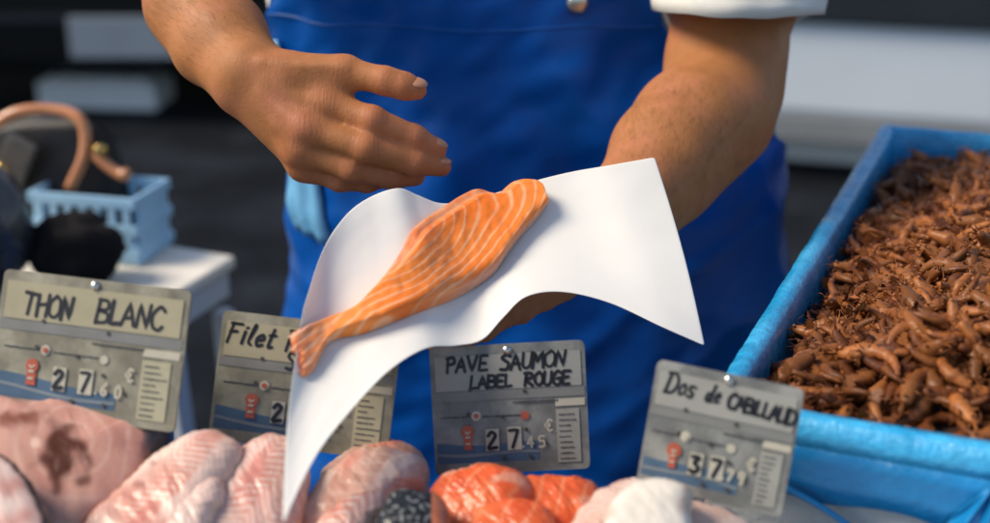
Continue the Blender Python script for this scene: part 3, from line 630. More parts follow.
# bunched film at the front right and a twisted strip
b = bmesh.new(); cpt = bx.inverted() @ P(985, 492, .855)
rows_ = []
for i in range(40):
    t = i / 39; wd_ = .007 + .030 * t ** .8; rw = []
    for k in range(60):
        f = k / 59 - .5; pl = math.sin(f * 19 + 2 * nz((f * 3, t, 0), 1.5) + t * .8) * .0045 * (1 - .3 * t) + .004 * nz((f * 4, t * 3, 2), 1.6)
        rw.append(Vector((cpt.x + .008 - .014 * t + f * wd_ * 2, -.012 - (.010 * math.cos(f * math.pi)) * (1 - (2 * t - .9) ** 2 * .5) - pl, HB - .014 - .070 * t + .006 * math.cos(f * 6))))
    rows_.append(rw)
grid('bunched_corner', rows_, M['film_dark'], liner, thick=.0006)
b.free()
b = bmesh.new(); a0 = bx.inverted() @ P(780, 476, .875)
add_tube(b, catmull([(a0.x - .03, -.012, HB - .030), (a0.x, -.012, HB - .043), (a0.x + .03, -.012, HB - .055), (a0.x + .075, -.012, HB - .08), (a0.x + .11, -.012, HB - .10)], 24), .0022, 8); bm_obj('twisted_strip', b, M['film_dark'], liner, True)

# shrimps
def heap_z(x, y):     # local height of the heap
    u = x / WB; v = y / LB
    e = min(x - .02, WB - .02 - x, (y - .02) * 1.4, (LB - .02 - y)) / .10
    dome = sm(0, 1.3, e)
    return HB - .022 + .052 * dome * (1 - .5 * v) + .014 * (1 - sm(0, .35, v)) - .012 * sm(.6, 1, v) + .007 * nz((x, y, 0), 22)
def shrimp_mesh(seed):
    r = random.Random(seed); bm = bmesh.new(); curl = r.uniform(1.3, 3.0); n = 17; Ls = 1.0
    pts = []; rad = []; ang = 0; p = Vector((0, 0, 0)); ds = Ls / (n - 1)
    for i in range(n):
        t = i / (n - 1); pts.append(p.copy()); a = -curl * (max(0, t - .25) ** 1.1) * 1.25; p = p + Vector((math.cos(a), 0, math.sin(a))) * ds
        base = .116 if t < .36 else lerp(.108, .036, ((t - .32) / .68) ** .9)
        if t < .3: base *= lerp(.40, 1.0, (t / .3) ** .6)
        seg = 1 + .16 * math.sin(t * 46) * (t > .3)
        rad.append(base * seg)
    mid = sum(pts, Vector()) / n; pts = [q - mid for q in pts]
    add_tube(bm, pts, rad, 9)
    for v in bm.verts: v.co.y *= .82
    # tail fan
    e = pts[-1]; dr = (pts[-1] - pts[-3]).normalized()
    for s in (-1, -.4, .4, 1):
        d2 = (dr + Vector((0, s * .55, 0))).normalized(); tip = e + d2 * .17; side = Vector((0, 1, 0)) * .035
        vs = [bm.verts.new(e + Vector((0, s * .02, 0))), bm.verts.new(e + d2 * .10 + side + Vector((0, 0, .006))), bm.verts.new(tip), bm.verts.new(e + d2 * .10 - side)]; bm.faces.new(vs)
    # rostrum, legs, antennae
    add_tube(bm, [pts[0] + Vector((.02, 0, .02)), pts[0] + Vector((-.16, 0, .06))], [.02, .004], 5)
    for i in range(4):
        q = pts[3 + i]; s = 1 if i % 2 else -1
        add_tube(bm, [q + Vector((0, s * .04, -.07)), q + Vector((-.05 + .02 * i, s * .05, -.12)), q + Vector((.03, s * .03, -.16))], [.016, .011, .005], 4)
    for i in range(0):
        q = pts[8 + i * 2 - 1]; dn = (pts[8 + i * 2] - pts[6 + i * 2]).normalized().cross(Vector((0, 1, 0)))
        add_tube(bm, [q + dn * .05, q + dn * .14 + Vector((.03, 0, 0))], [.026, .008], 4)
    for s in (-1, 1):
        add_tube(bm, catmull([pts[0] + Vector((0, s * .03, 0)), pts[0] + Vector((-.10, s * .07, .05)), pts[0] + Vector((-.12, s * .14, .03)), pts[0] + Vector((-.02, s * .20 + r.uniform(-.04, .04), -.02))], 8), [.010, .009, .008, .007, .006, .005, .004, .003], 4)
        add_ball(bm, pts[1] + Vector((-.02, s * .085, .03)), (.026, .026, .026), None, 6, 5)
    for v in bm.verts: v.co *= .052
    bmesh.ops.recalc_face_normals(bm, faces=bm.faces)
    me = bpy.data.meshes.new('shrimp'); bm.to_mesh(me); bm.free()
    me.polygons.foreach_set('use_smooth', [True] * len(me.polygons)); return me
SH = [shrimp_mesh(i) for i in range(8)]
for m_ in SH: m_.materials.append(M['shrimp'])
def visible(p):
    q = p - CAM; d = q.dot(FW); return (q.dot(RT) / d * FPX + 495) < 1000
def rot_rand(flat=.75):
    e = Matrix.Rotation(random.uniform(0, 2 * math.pi), 4, 'Z') @ Matrix.Rotation(random.gauss(0, .35), 4, 'Y') @ Matrix.Rotation(random.choice((math.pi / 2, -math.pi / 2, math.pi / 2, -math.pi / 2, random.uniform(-2, 2))) + random.gauss(0, .3), 4, 'X')
    return e
spots = []
tries = 0
while len(spots) < 300 and tries < 60000:
    tries += 1; x = random.uniform(.038, WB - .038); y = random.uniform(.036, LB - .036)
    if not visible(bx @ Vector((x, y, HB))): continue
    if all((x - a) ** 2 + (y - c) ** 2 > .0128 ** 2 for a, c in spots): spots.append((x, y))
SCALE = lambda: random.uniform(.78, 1.18)
for i, (x, y) in enumerate(spots):
    o = bpy.data.objects.new('shrimp', SH[i % 8]); COL.objects.link(o)
    p = bx @ Vector((x, y, heap_z(x, y) + random.uniform(-.001, .006)))
    o.matrix_world = Matrix.Translation(p) @ rot_rand() @ Matrix.Scale(SCALE(), 4)
    tag(o, 'small brown cooked shrimp on top of the heap in the blue-lined box', 'shrimp', 'brown shrimps heaped in the box')
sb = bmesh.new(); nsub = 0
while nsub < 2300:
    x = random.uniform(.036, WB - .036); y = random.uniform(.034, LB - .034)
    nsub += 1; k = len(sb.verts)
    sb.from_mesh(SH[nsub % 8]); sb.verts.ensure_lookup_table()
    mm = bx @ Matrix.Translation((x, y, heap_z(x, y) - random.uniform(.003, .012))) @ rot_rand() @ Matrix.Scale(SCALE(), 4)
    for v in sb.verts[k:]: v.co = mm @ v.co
me = bpy.data.meshes.new('shrimp_heap'); sb.to_mesh(me); sb.free(); me.polygons.foreach_set('use_smooth', [True] * len(me.polygons)); me.materials.clear(); me.materials.append(M['shrimp_shaded'])
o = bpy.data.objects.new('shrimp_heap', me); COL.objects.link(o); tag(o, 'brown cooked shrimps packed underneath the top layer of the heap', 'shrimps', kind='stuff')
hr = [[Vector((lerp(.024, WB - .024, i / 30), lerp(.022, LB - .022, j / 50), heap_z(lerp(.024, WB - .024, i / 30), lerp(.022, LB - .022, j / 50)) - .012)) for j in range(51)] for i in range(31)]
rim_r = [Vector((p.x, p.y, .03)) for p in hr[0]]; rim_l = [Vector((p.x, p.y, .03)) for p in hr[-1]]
o = grid('heap_shade_base', [rim_r] + hr + [rim_l], mat('heap_shade_base', (.045, .014, .006), .7, .3, 60)); o.matrix_world = bx; tag(o, 'dark sheet under the shrimps, coloured as the shade in their gaps', 'shrimps', kind='stuff')  # base sheet whose dark colour stands for shade between the shrimps

# ------------------------------------------------------------------ paper held in the hand
top_e = [(655, 157, 1.095), (610, 165, 1.09), (570, 172, 1.09), (530, 182, 1.085), (495, 193, 1.08), (465, 201, 1.07), (440, 203, 1.06), (418, 195, 1.05), (398, 188, 1.04), (370, 197, 1.03), (345, 216, 1.01), (322, 252, .975), (303, 310, .92)]
bot_e = [(705, 346, .99), (662, 327, .99), (610, 303, 1.0), (562, 292, 1.0), (526, 297, .99), (503, 318, .975), (482, 340, .96), (455, 346, .95), (425, 349, .93), (388, 372, .905), (350, 412, .875), (315, 458, .84), (283, 524, .79)]
NC, NR = 90, 46
tE = catmull(top_e, NC); bE = catmull(bot_e, NC); prow = []; ppix = []
for i in range(NC):
    col = []; cp = []
    for j in range(NR):
        v = j / (NR - 1); px, py = lerp(tE[i][:2], bE[i][:2], v); u = i / (NC - 1)
        dd = lerp(tE[i][2], bE[i][2], v) + .012 * math.sin(math.pi * v) * (1 - .4 * u)       # sags in the middle
        bulge = 10 * math.sin(math.pi * v)
        if u < .15: px += bulge * .35 * (1 - u / .15)
        if u > .8: px -= bulge * .5 * (u - .8) / .2
        dd += .0012 * nz((u * 5, v * 3, 1)) + .0011 * abs(nz((u * 3.1 + v * 1.2, v * 1.5 - u, 4))) + .0004 * nz((u * 14, v * 9, 2))
        col.append(P(px, py, dd)); cp.append((px, py, dd))
    prow.append(col); ppix.append(cp)
o = grid('wrapping_paper', prow, M['paper'], thick=.00045, sub=1); tag(o, 'sheet of white wrapping paper held out under the salmon fillet', 'paper')
PP = np.array(ppix).reshape(-1, 3)
def paper_d(px, py):
    d2 = (PP[:, 0] - px) ** 2 + (PP[:, 1] - py) ** 2; wt = np.exp(-(d2 - d2.min()) / 98.0)                  # smooth local average of the sheet's depth
    return float((PP[:, 2] * wt).sum() / wt.sum())

# ------------------------------------------------------------------ salmon fillet on the paper
up_o = catmull([(289, 338), (303, 329), (322, 324), (349, 315), (367, 298), (384, 277), (400, 253), (413, 230), (441, 210), (460, 198), (475, 193), (493, 198), (509, 188), (528, 190), (542, 202)], 300)
lo_o = catmull([(303, 379), (313, 371), (325, 348), (338, 340), (366, 334), (412, 316), (440, 306), (456, 299), (473, 290), (493, 275), (504, 260), (518, 241), (529, 229), (538, 219), (545, 208)], 300)
ns, ntt = 300, 110; vs = []; cols = []; fs = []
pn = (P(430, 300, paper_d(430, 300)) - P(400, 240, paper_d(400, 240))).cross(P(480, 240, paper_d(480, 240)) - P(400, 240, paper_d(400, 240))).normalized()
if pn.z < 0: pn = -pn
def sal_col(px, py, s, t):
    # concentric muscle lines round the belly centre, drawn out along the tail
    dx, dy = px - 420, py - 238; ax = (.82, -.57)
    a = dx * ax[0] + dy * ax[1]; b_ = -dx * ax[1] + dy * ax[0]; b_ = dx * .57 + dy * .82
    if a < 0: a *= .30 if b_ > -6 else .42
    rho = math.hypot(a * .95, b_ * (1.45 if b_ > 0 else 1.15)) + 15 * nz((px * .016, py * .016, 2)) + 2.5 * nz((px * .07, py * .07, 7))
    sp = 11.5; ph = (rho / sp) % 1; l = abs(ph - .5) * 2
    wdt = .20 + .22 * nz((px * .03, py * .03, 4))
    line = sm(1 - wdt - .22, 1 - wdt * .3, l) * (.55 + .45 * sm(-.3, .3, nz((px * .025, py * .025, 11))))
    base = mixc((.86, .185, .020), (.88, .27, .055), .5 + .9 * nz((px * .02, py * .02, 5)))
    base = mixc((.78, .14, .013), base, sm(2, 26, rho))
    c = mixc(base, (.90, .52, .30), .66 * line * sm(0, 12, rho))
    # rubbery paler tail with long streaks
    tl = 1 - sm(0, .22, s); st = .5 + .5 * math.sin(t * 26 + 3 * nz((s * 9, t * 4, 1))); c = mixc(c, mixc((.76, .27, .12), (.86, .56, .42), sm(.6, 1, st)), .75 * tl)
    # thin belly flap along the upper side: browner, streaked lengthwise
    fl_ = (1 - sm(.10, .24, t + .04 * nz((s * 8, 0, 3)))) * sm(.30, .42, s) * (1 - sm(.78, .9, s))
    c = mixc(c, mixc((.58, .17, .06), (.72, .34, .18), .5 + nz((s * 30, t * 12, 2))), .8 * fl_)
    # silver grey edge low on the right
    e = sm(.93, .985, t) * sm(.35, .6, s); c = mixc(c, (.45, .30, .26), .7 * e)
    return c
base_q = []
for layer in (0, 1):
    for i in range(ns):
        s = i / (ns - 1)
        for j in range(ntt):
            t = j / (ntt - 1); px, py = lerp(up_o[i][:2], lo_o[i][:2], t)
            fr = (1 - sm(0, .07, s)); px += fr * 7 * nz((t * 7, 0, 2)) + fr * 3 * nz((t * 23, 0, 4)); py += fr * 2 * nz((t * 7, 3, 2))
            if layer == 0: base_q.append(P(px, py, paper_d(px, py)) + pn * .0012)
            q = base_q[i * ntt + j].copy()
            tail = sm(-.02, .35, s); hmax = lerp(.004, .0145, tail) * (1 - sm(.95, 1.0, s) * .5)
            prof_ = max(0, 1 - abs(2 * t - 1) ** 8) ** .5
            ends = sm(0, .015, s) * .6 + .4
            step = -.006 * (1 - sm(.12, .22, t)) * sm(.3, .42, s) * (1 - sm(.8, .9, s))
            if layer == 0:
                hh = hmax * prof_ * ends + step * prof_ + prof_ * (.0016 * nz((px * .035, py * .035, 0)) + .0007 * nz((px * .12, py * .12, 3)))
                q = q + pn * max(hh, .0003)
                dirp = (CAM - q).normalized()
            if layer == 1: cols.append(cols[i * ntt + j]); vs.append(q); continue
            vs.append(q); cols.append(sal_col(px, py, s, t))
for layer in (0, 1):
    o_ = layer * ns * ntt
    for i in range(ns - 1):
        for j in range(ntt - 1):
            f = (o_ + i * ntt + j, o_ + i * ntt + j + 1, o_ + (i + 1) * ntt + j + 1, o_ + (i + 1) * ntt + j); fs.append(f if layer == 0 else f[::-1])
N_ = ns * ntt
edge = [i * ntt for i in range(ns)] + [(ns - 1) * ntt + j for j in range(1, ntt)] + [i * ntt + ntt - 1 for i in range(ns - 2, -1, -1)] + [j for j in range(ntt - 2, 0, -1)]
for k in range(len(edge)): a, c = edge[k], edge[(k + 1) % len(edge)]; fs.append((a, c, N_ + c, N_ + a))
sal = link_mesh('salmon_fillet', vs, fs, M['salmon'], None, cols=cols, outward=True)
tag(sal, 'raw orange salmon fillet with white fat lines lying on the white paper', 'salmon')

# ------------------------------------------------------------------ the fishmonger: bodies grown from distance fields
def rcone(Pt, a, b, r1, r2):
    a = np.array(a); b = np.array(b); ba = b - a; l2 = ba @ ba; rr = r1 - r2; a2 = l2 - rr * rr; il2 = 1 / l2
    pa = Pt - a; y = pa @ ba; z = y - l2; xv = pa * l2 - y[..., None] * ba; x2 = (xv * xv).sum(-1); y2 = y * y * l2; z2 = z * z * l2
    k = np.sign(rr) * rr * rr * x2
    d = (np.sqrt(x2 * a2 * il2) + y * rr) * il2 - r1
    c1 = np.sign(z) * a2 * z2 > k; c2 = np.sign(y) * a2 * y2 < k
    d = np.where(c2, np.sqrt(x2 + y2) * il2 - r1, d); d = np.where(c1, np.sqrt(x2 + z2) * il2 - r2, d); return d
def smin(a, b, k):
    h = np.maximum(k - np.abs(a - b), 0) / k; return np.minimum(a, b) - h * h * k * .25
def ell(Pt, c, s): q = (Pt - np.array(c)) / np.array(s); l = np.sqrt((q * q).sum(-1)); return (l - 1) * min(s)
def nets(F, org, h):
    s = F < 0; nx, ny, nz_ = F.shape
    acc = np.zeros((nx - 1, ny - 1, nz_ - 1, 3)); cnt = np.zeros((nx - 1, ny - 1, nz_ - 1))
    cor = [(i, j, k) for i in (0, 1) for j in (0, 1) for k in (0, 1)]
    sl_ = lambda A, c: A[c[0]:nx - 1 + c[0], c[1]:ny - 1 + c[1], c[2]:nz_ - 1 + c[2]]
    for a in cor:
        for ax in range(3):
            if a[ax] == 0:
                b = list(a); b[ax] = 1; fa, fb = sl_(F, a), sl_(F, b); m = (fa < 0) != (fb < 0)
                t = np.where(m, fa / np.where(m, fa - fb, 1), 0)
                for q in range(3): acc[..., q] += np.where(m, a[q] + (t if q == ax else 0), 0)
                cnt += m
    act = cnt > 0; idx = -np.ones(act.shape, int); idx[act] = np.arange(act.sum())
    pos = acc[act] / cnt[act][:, None] + np.argwhere(act); V = pos * h + org; Fc = []
    for ax in range(3):
        o = [(1, 2), (2, 0), (0, 1)][ax]
        A = np.take(s, range(0, s.shape[ax] - 1), ax); B = np.take(s, range(1, s.shape[ax]), ax)
        for e in np.argwhere(A != B):
            if e[o[0]] == 0 or e[o[1]] == 0 or e[o[0]] >= act.shape[o[0]] or e[o[1]] >= act.shape[o[1]]: continue
            f = []
            for du, dv in ((0, 0), (-1, 0), (-1, -1), (0, -1)):
                c = list(e); c[o[0]] += du; c[o[1]] += dv; f.append(idx[tuple(c)])
            Fc.append(f[::-1] if A[tuple(e)] else f)
    return V, [g[::-1] for g in Fc]
class Field:
    def __init__(s, lo, hi, h):
        s.h = h; s.lo = np.array(lo); n = np.ceil((np.array(hi) - s.lo) / h).astype(int) + 1
        s.G = s.lo + np.stack(np.meshgrid(*[np.arange(k) * h for k in n], indexing='ij'), -1)
    def chain(s, pts, k):
        F = None
        for (a, r1), (b, r2) in zip(pts, pts[1:]):
            d = rcone(s.G, a, b, r1, r2); F = d if F is None else smin(F, d, k)
        return F
PX = 1.085 / FPX       # metres per photo pixel at the hands
def J(px, py, d, r): return (tuple(P(px, py, d)), r * PX)
BV, BF, nails = [], [], []
def add_part(V, Fc):
    V = np.asarray(V); A_ = V[[f[0] for f in Fc]]; vol = (A_ * (np.cross(V[[f[1] for f in Fc]], V[[f[2] for f in Fc]]) + np.cross(V[[f[2] for f in Fc]], V[[f[3] for f in Fc]]))).sum()
    if vol < 0: Fc = [g[::-1] for g in Fc]
    o = len(BV); BV.extend([tuple(v) for v in V]); BF.extend([tuple(i + o for i in f) for f in Fc])
def bounds(chains, m=.02):
    pts = np.array([np.array(p) for c in chains for p, r in c]); rs = max(r for c in chains for p, r in c); return pts.min(0) - m - rs, pts.max(0) + m + rs
# right hand (left in the picture)
elbow_r = ((-.315, 1.26, 1.33), .047)
fing = [ [J(326, 104, 1.085, 14.5), J(372, 121, 1.078, 13.2), J(414, 138, 1.088, 11.6), J(437, 149, 1.095, 9.2)],
         [J(306, 128, 1.080, 14.5), J(366, 148, 1.075, 13.2), J(416, 163, 1.088, 11.2), J(442, 167, 1.098, 8.8)],
         [J(300, 150, 1.088, 13.5), J(352, 168, 1.085, 12.0), J(392, 177, 1.098, 10.5), J(416, 177, 1.108, 8.4)],
         [J(303, 168, 1.100, 11.5), J(340, 180, 1.100, 10.2), J(367, 182, 1.110, 9.2), J(386, 180, 1.118, 7.6)] ]
thumb = [J(285, 74, 1.092, 19), J(345, 72, 1.085, 15.5), J(386, 81, 1.078, 13.6), J(404, 86, 1.077, 13), J(417, 90, 1.077, 10.2)]
palm = [ [J(250, 72, 1.10, 25), J(326, 104, 1.088, 15)], [J(248, 78, 1.10, 25), J(306, 128, 1.082, 14.5)], [J(246, 86, 1.105, 24), J(300, 150, 1.090, 14)], [J(246, 94, 1.11, 21), J(303, 166, 1.102, 12.5)],
         [J(252, 70, 1.105, 26), J(288, 74, 1.092, 20), J(345, 72, 1.087, 15)], [J(285, 82, 1.105, 22), J(330, 88, 1.092, 13)], [J(290, 120, 1.115, 22), J(315, 130, 1.11, 18)],
         [J(243, 70, 1.105, 30), J(222, 38, 1.135, 40), J(198, -2, 1.17, 49), J(178, -40, 1.195, 53), elbow_r], [J(240, 86, 1.11, 24), J(206, 52, 1.14, 32), J(185, 10, 1.17, 42)], [J(256, 62, 1.11, 22), J(236, 26, 1.14, 28)] ]
def build_hand(fing, thumb, palm, h, extra=()):
    lo, hi = bounds(fing + [thumb] + palm)
    Fd = Field(lo, hi, h); pf = None
    for c in palm:
        d = Fd.chain(c, .010); pf = d if pf is None else smin(pf, d, .014)
    ff = None
    for c in fing:
        d = Fd.chain(c, .004); 
        for p, r in c[1:3]: d = smin(d, np.sqrt(((Fd.G - np.array(p)) ** 2).sum(-1)) - r * .96, .004)     # knuckle joints
        ff = d if ff is None else smin(ff, d, .003)
    t = Fd.chain(thumb, .006)
    for c in extra: pf = smin(pf, Fd.chain(c, .004), .007)
    F = smin(pf, ff, .014); F = smin(F, t, .007)
    V, Fc = nets(F, Fd.lo, h); add_part(V, Fc)
build_hand([[(p, q * (1.13 if i_ else .98)) for i_, (p, q) in enumerate(c)] for c in fing], thumb, palm, .0022, [[J(264, 84, 1.0795, 3), J(298, 99, 1.077, 3), J(324, 105, 1.0755, 2.4)], [J(262, 92, 1.079, 3), J(284, 112, 1.075, 3.2), J(305, 128, 1.071, 2.4)], [J(258, 98, 1.083, 3), J(278, 125, 1.079, 3.2), J(298, 150, 1.078, 2.4)], [J(236, 60, 1.096, 3), J(262, 62, 1.079, 3), J(300, 66, 1.0755, 2.6), J(345, 66, 1.073, 2)]])
# left arm and the hand that carries the paper
elbow_l = J(716, 103, 1.27, 68)
el = lambda px, py, d, r: (tuple(P(px, py, d)), r * d / FPX)
fing_l = [ [J(545, 262, 1.065, 13.5), J(505, 285, 1.045, 12.5), J(470, 308, 1.03, 11), J(448, 322, 1.01, 9)],
           [J(545, 278, 1.065, 13.5), J(505, 304, 1.045, 12.5), J(465, 330, 1.02, 11), J(436, 346, 1.00, 8.5)],
           [J(552, 282, 1.07, 13), J(520, 306, 1.06, 12), J(485, 330, 1.04, 10.5), J(458, 342, 1.02, 8.5)],
           [J(562, 284, 1.08, 11), J(543, 300, 1.07, 10), J(522, 314, 1.06, 9), J(505, 320, 1.05, 7.5)] ]
thumb_l = [J(600, 232, 1.10, 17), J(560, 226, 1.09, 15), J(525, 236, 1.085, 12.5), J(500, 246, 1.08, 10)]
palm_l = [ [J(602, 236, 1.115, 24), J(545, 262, 1.072, 15)], [J(604, 244, 1.115, 24), J(545, 278, 1.072, 15)], [J(606, 250, 1.115, 23), J(552, 282, 1.078, 14)], [J(606, 248, 1.12, 20), J(562, 284, 1.085, 12)], [J(602, 232, 1.115, 22), J(565, 228, 1.095, 16)],
           [el(604, 243, 1.125, 32), el(635, 200, 1.165, 44), el(668, 155, 1.215, 57), el(692, 128, 1.245, 60), el(714, 104, 1.27, 56), el(724, 60, 1.30, 57), el(734, 0, 1.34, 62), el(742, -90, 1.40, 62)], [el(612, 252, 1.13, 25), el(668, 182, 1.20, 42), el(724, 122, 1.26, 46), el(738, 92, 1.285, 42), el(742, 50, 1.31, 42)] ]
build_hand(fing_l, thumb_l, palm_l, .0030)
# torso, neck, head, legs (inside the clothes or above the frame)
sh_l = tuple(P(742, -90, 1.40)); tor = [ [((.05, 1.56, .90), .15), ((.03, 1.55, 1.15), .145), ((0, 1.53, 1.34), .12)], [((-.08, 1.53, 1.36), .10), (elbow_r[0][0:1] + (1.50, 1.40), .055)] ]
tor = [ [((-.04, 1.56, .92), .13), ((-.08, 1.55, 1.15), .115), ((-.10, 1.53, 1.36), .09)], [((.13, 1.56, .92), .13), ((.08, 1.55, 1.15), .115), ((.06, 1.53, 1.36), .09)],
        [((-.05, 1.53, 1.40), .085), ((-.19, 1.50, 1.405), .062), ((-.305, 1.275, 1.335), .0475), ((-.292, 1.225, 1.318), .0455)], [((.06, 1.53, 1.40), .085), ((.205, 1.50, 1.42), .06), (sh_l, .058)],
        [((0, 1.53, 1.40), .065), ((0, 1.50, 1.53), .055)], [((-.05, 1.56, .88), .11), ((-.07, 1.56, .50), .075), ((-.08, 1.57, .10), .048)], [((.15, 1.56, .88), .11), ((.17, 1.57, .50), .075), ((.18, 1.58, .10), .048)],
        [((-.08, 1.57, .07), .04), ((-.10, 1.43, .045), .038)], [((.18, 1.58, .07), .04), ((.20, 1.44, .045), .038)] ]
Fd = Field((-.42, 1.22, .0), (.42, 1.82, 1.82), .011); F = None
for c in tor:
    d = Fd.chain(c, .05); F = d if F is None else smin(F, d, .05)
hc = (0, 1.475, 1.645)
for c, s in ((hc, (.076, .095, .105)), ((0, 1.435, 1.585), (.055, .062, .055))): F = smin(F, ell(Fd.G, c, s), .03)
V, Fc = nets(F, Fd.lo, Fd.h); add_part(V, Fc)
Fh = Field((-.1, 1.34, 1.53), (.1, 1.5, 1.75), .004); F = ell(Fh.G, hc, (.076, .095, .105)); F = smin(F, ell(Fh.G, (0, 1.435, 1.585), (.055, .062, .055)), .03)
F = smin(F, rcone(Fh.G, (0, 1.385, 1.665), (0, 1.362, 1.628), .008, .014), .012)
for s in (-1, 1):
    F = smin(F, ell(Fh.G, (s * .078, 1.478, 1.645), (.010, .018, .030)), .006); F = np.maximum(F, -(np.sqrt(((Fh.G - np.array((s * .031, 1.380, 1.660))) ** 2).sum(-1)) - .013))
    F = smin(F, rcone(Fh.G, (s * .012, 1.383, 1.678), (s * .05, 1.393, 1.680), .007, .006), .008)
F = smin(F, rcone(Fh.G, (-.02, 1.382, 1.594), (.02, 1.382, 1.594), .007, .007), .004); F = smin(F, rcone(Fh.G, (-.016, 1.383, 1.583), (.016, 1.383, 1.583), .007, .007), .003)
F = np.maximum(F, Fh.G[..., 1] - 1.495)
V, Fc = nets(F, Fh.lo, Fh.h); add_part(V, Fc)
man = empty('person', Vector((.05, 1.56, 0)))
tag(man, 'person in a blue apron and white short-sleeved shirt holding paper with salmon', 'person')
def loc(pts): return [Vector(p) - Vector((.05, 1.56, 0)) for p in pts]
BA = np.array(BV); red = np.zeros(len(BA))
for ch_ in fing + [thumb] + fing_l + [thumb_l]:
    for k_, (p_, r_) in enumerate(ch_):
        red = np.maximum(red, np.exp(-((BA - np.array(p_)) ** 2).sum(1) / (2 * (.009 if k_ else .013) ** 2)) * (.75 if k_ else .5))
bc = np.array((.40, .160, .056))[None] * (1 - red[:, None]) + np.array((.46, .130, .070))[None] * red[:, None]
body = link_mesh('body', loc(BV), BF, M['skin'], man, cols=[(*c, min(1, .05 + 1.1 * q)) for c, q in zip(bc, red)])
# fine dark hairs on the forearms
body.data.update(); hb_m = bmesh.new(); rr_ = random.Random(4); off_ = Vector((.05, 1.56, 0))
segs_ = [(Vector(elbow_r[0]), P(243, 70, 1.105)), (P(705, 112, 1.255), P(615, 235, 1.13))]
cand = [[], []]
for v in body.data.vertices:
    p = v.co + off_
    for k_, (a_, b_) in enumerate(segs_):
        ax_ = b_ - a_; t_ = (p - a_).dot(ax_) / ax_.length_squared
        if .02 < t_ < .97 and (p - a_ - ax_ * t_).length < .075 and v.normal.dot(CAM - p) > .0: cand[k_].append((v.co.copy(), v.normal.copy(), ax_.normalized(), t_))
for k_ in (0, 1):
    for _ in range(2600):
        co, no, ax_, t_ = rr_.choice(cand[k_])
        if rr_.random() > min(1, t_ * 4) * (1.1 - t_ * .9): continue
        tg = (ax_ - no * ax_.dot(no)).normalized(); sd = no.cross(tg); d_ = (tg + sd * rr_.gauss(0, .22) + sd * .30).normalized(); s2 = no.cross(d_) * .00006
        L_ = rr_.uniform(.007, .014); c0 = co + sd * rr_.uniform(-.0012, .0012) - no * .0003
        q_ = [c0, c0 + d_ * L_ * .5 + no * L_ * .16, c0 + d_ * L_ + no * L_ * .12]
        vv = [hb_m.verts.new(q_[0] - s2), hb_m.verts.new(q_[0] + s2), hb_m.verts.new(q_[1] + s2 * .8), hb_m.verts.new(q_[1] - s2 * .8), hb_m.verts.new(q_[2])]
        hb_m.faces.new((vv[0], vv[1], vv[2], vv[3])); hb_m.faces.new((vv[3], vv[2], vv[4]))
ah = bm_obj('arm_hair', hb_m, mat('fine_hair', (.05, .026, .014), .5, spec=.2), man); tag(ah, kind='stuff')
sm_ = body.modifiers.new('smooth', 'SMOOTH'); sm_.factor = .5; sm_.iterations = 5
# nails
def nail(c1, c2, r, along, nrm, wdt=.0062, ln=.0078):
    p = Vector(c2); a = Vector(along).normalized(); n = Vector(nrm); n = (n - a * n.dot(a)).normalized(); s = a.cross(n)
    b = bmesh.new(); add_ball(b, p + n * r * .80 - a * .001, (ln, wdt, .0030), frame(Vector(), a, s, n).to_3x3()); o = bm_obj('fingernail', b, M['nail'], man, True); o.location = (-.05, -1.56, 0)
camdir = -FW
for c in fing[:3]: nail(None, c[3][0], c[3][1], Vector(c[3][0]) - Vector(c[2][0]), camdir * .5 + UP * .9)
nail(None, thumb[4][0], thumb[4][1], Vector(thumb[4][0]) - Vector(thumb[2][0]), UP * .9 + camdir * .55 , .0075, .0085)
for s in (-1, 1):
    b = bmesh.new(); add_ball(b, Vector((s * .031, 1.388, 1.660)) - Vector((.05, 1.56, 0)), (.011, .011, .011)); bm_obj('eye', b, M['white_bag'], man, True)
    b = bmesh.new(); add_ball(b, Vector((s * .031, 1.3785, 1.660)) - Vector((.05, 1.56, 0)), (.005, .003, .005)); bm_obj('iris', b, M['eye'], man, True)
# hair
Fd = Field((-.12, 1.34, 1.52), (.12, 1.62, 1.80), .006); F = ell(Fd.G, (0, 1.487, 1.662), (.084, .102, .106)); n3 = np.sin(Fd.G[..., 0] * 160) * np.sin(Fd.G[..., 1] * 140) * .002
F = np.maximum(F + n3, (1.70 - Fd.G[..., 2]) - (Fd.G[..., 1] - 1.42) * 1.6); V, Fc = nets(F, Fd.lo, .006); link_mesh('hair', loc(V), Fc, M['hair'], man)
# torso cloth
KZ = [(.40, .06, 1.56, .30, .205), (.70, .055, 1.56, .29, .19), (.85, .052, 1.56, .285, .185), (1.0, .050, 1.56, .272, .172), (1.10, .056, 1.555, .270, .161), (1.18, -.002, 1.55, .252, .154), (1.30, -.030, 1.53, .242, .142), (1.40, -.005, 1.52, .20, .118), (1.46, 0, 1.52, .12, .085)]
def sect(z):
    for a, b in zip(KZ, KZ[1:]):
        if z <= b[0]:
            t = (z - a[0]) / (b[0] - a[0]); t = max(0, t); return [lerp(x, y, t) for x, y in zip(a[1:], b[1:])]
    return KZ[-1][1:]
def tor_pt(z, phi, off=0.0):
    cx, cy, a, b = sect(z); e = .86
    sx = math.copysign(abs(math.sin(phi)) ** e, math.sin(phi)); sy = math.copysign(abs(math.cos(phi)) ** e, math.cos(phi))
    return Vector((cx + (a + off) * sx, cy - (b + off) * sy, z))
rows = []
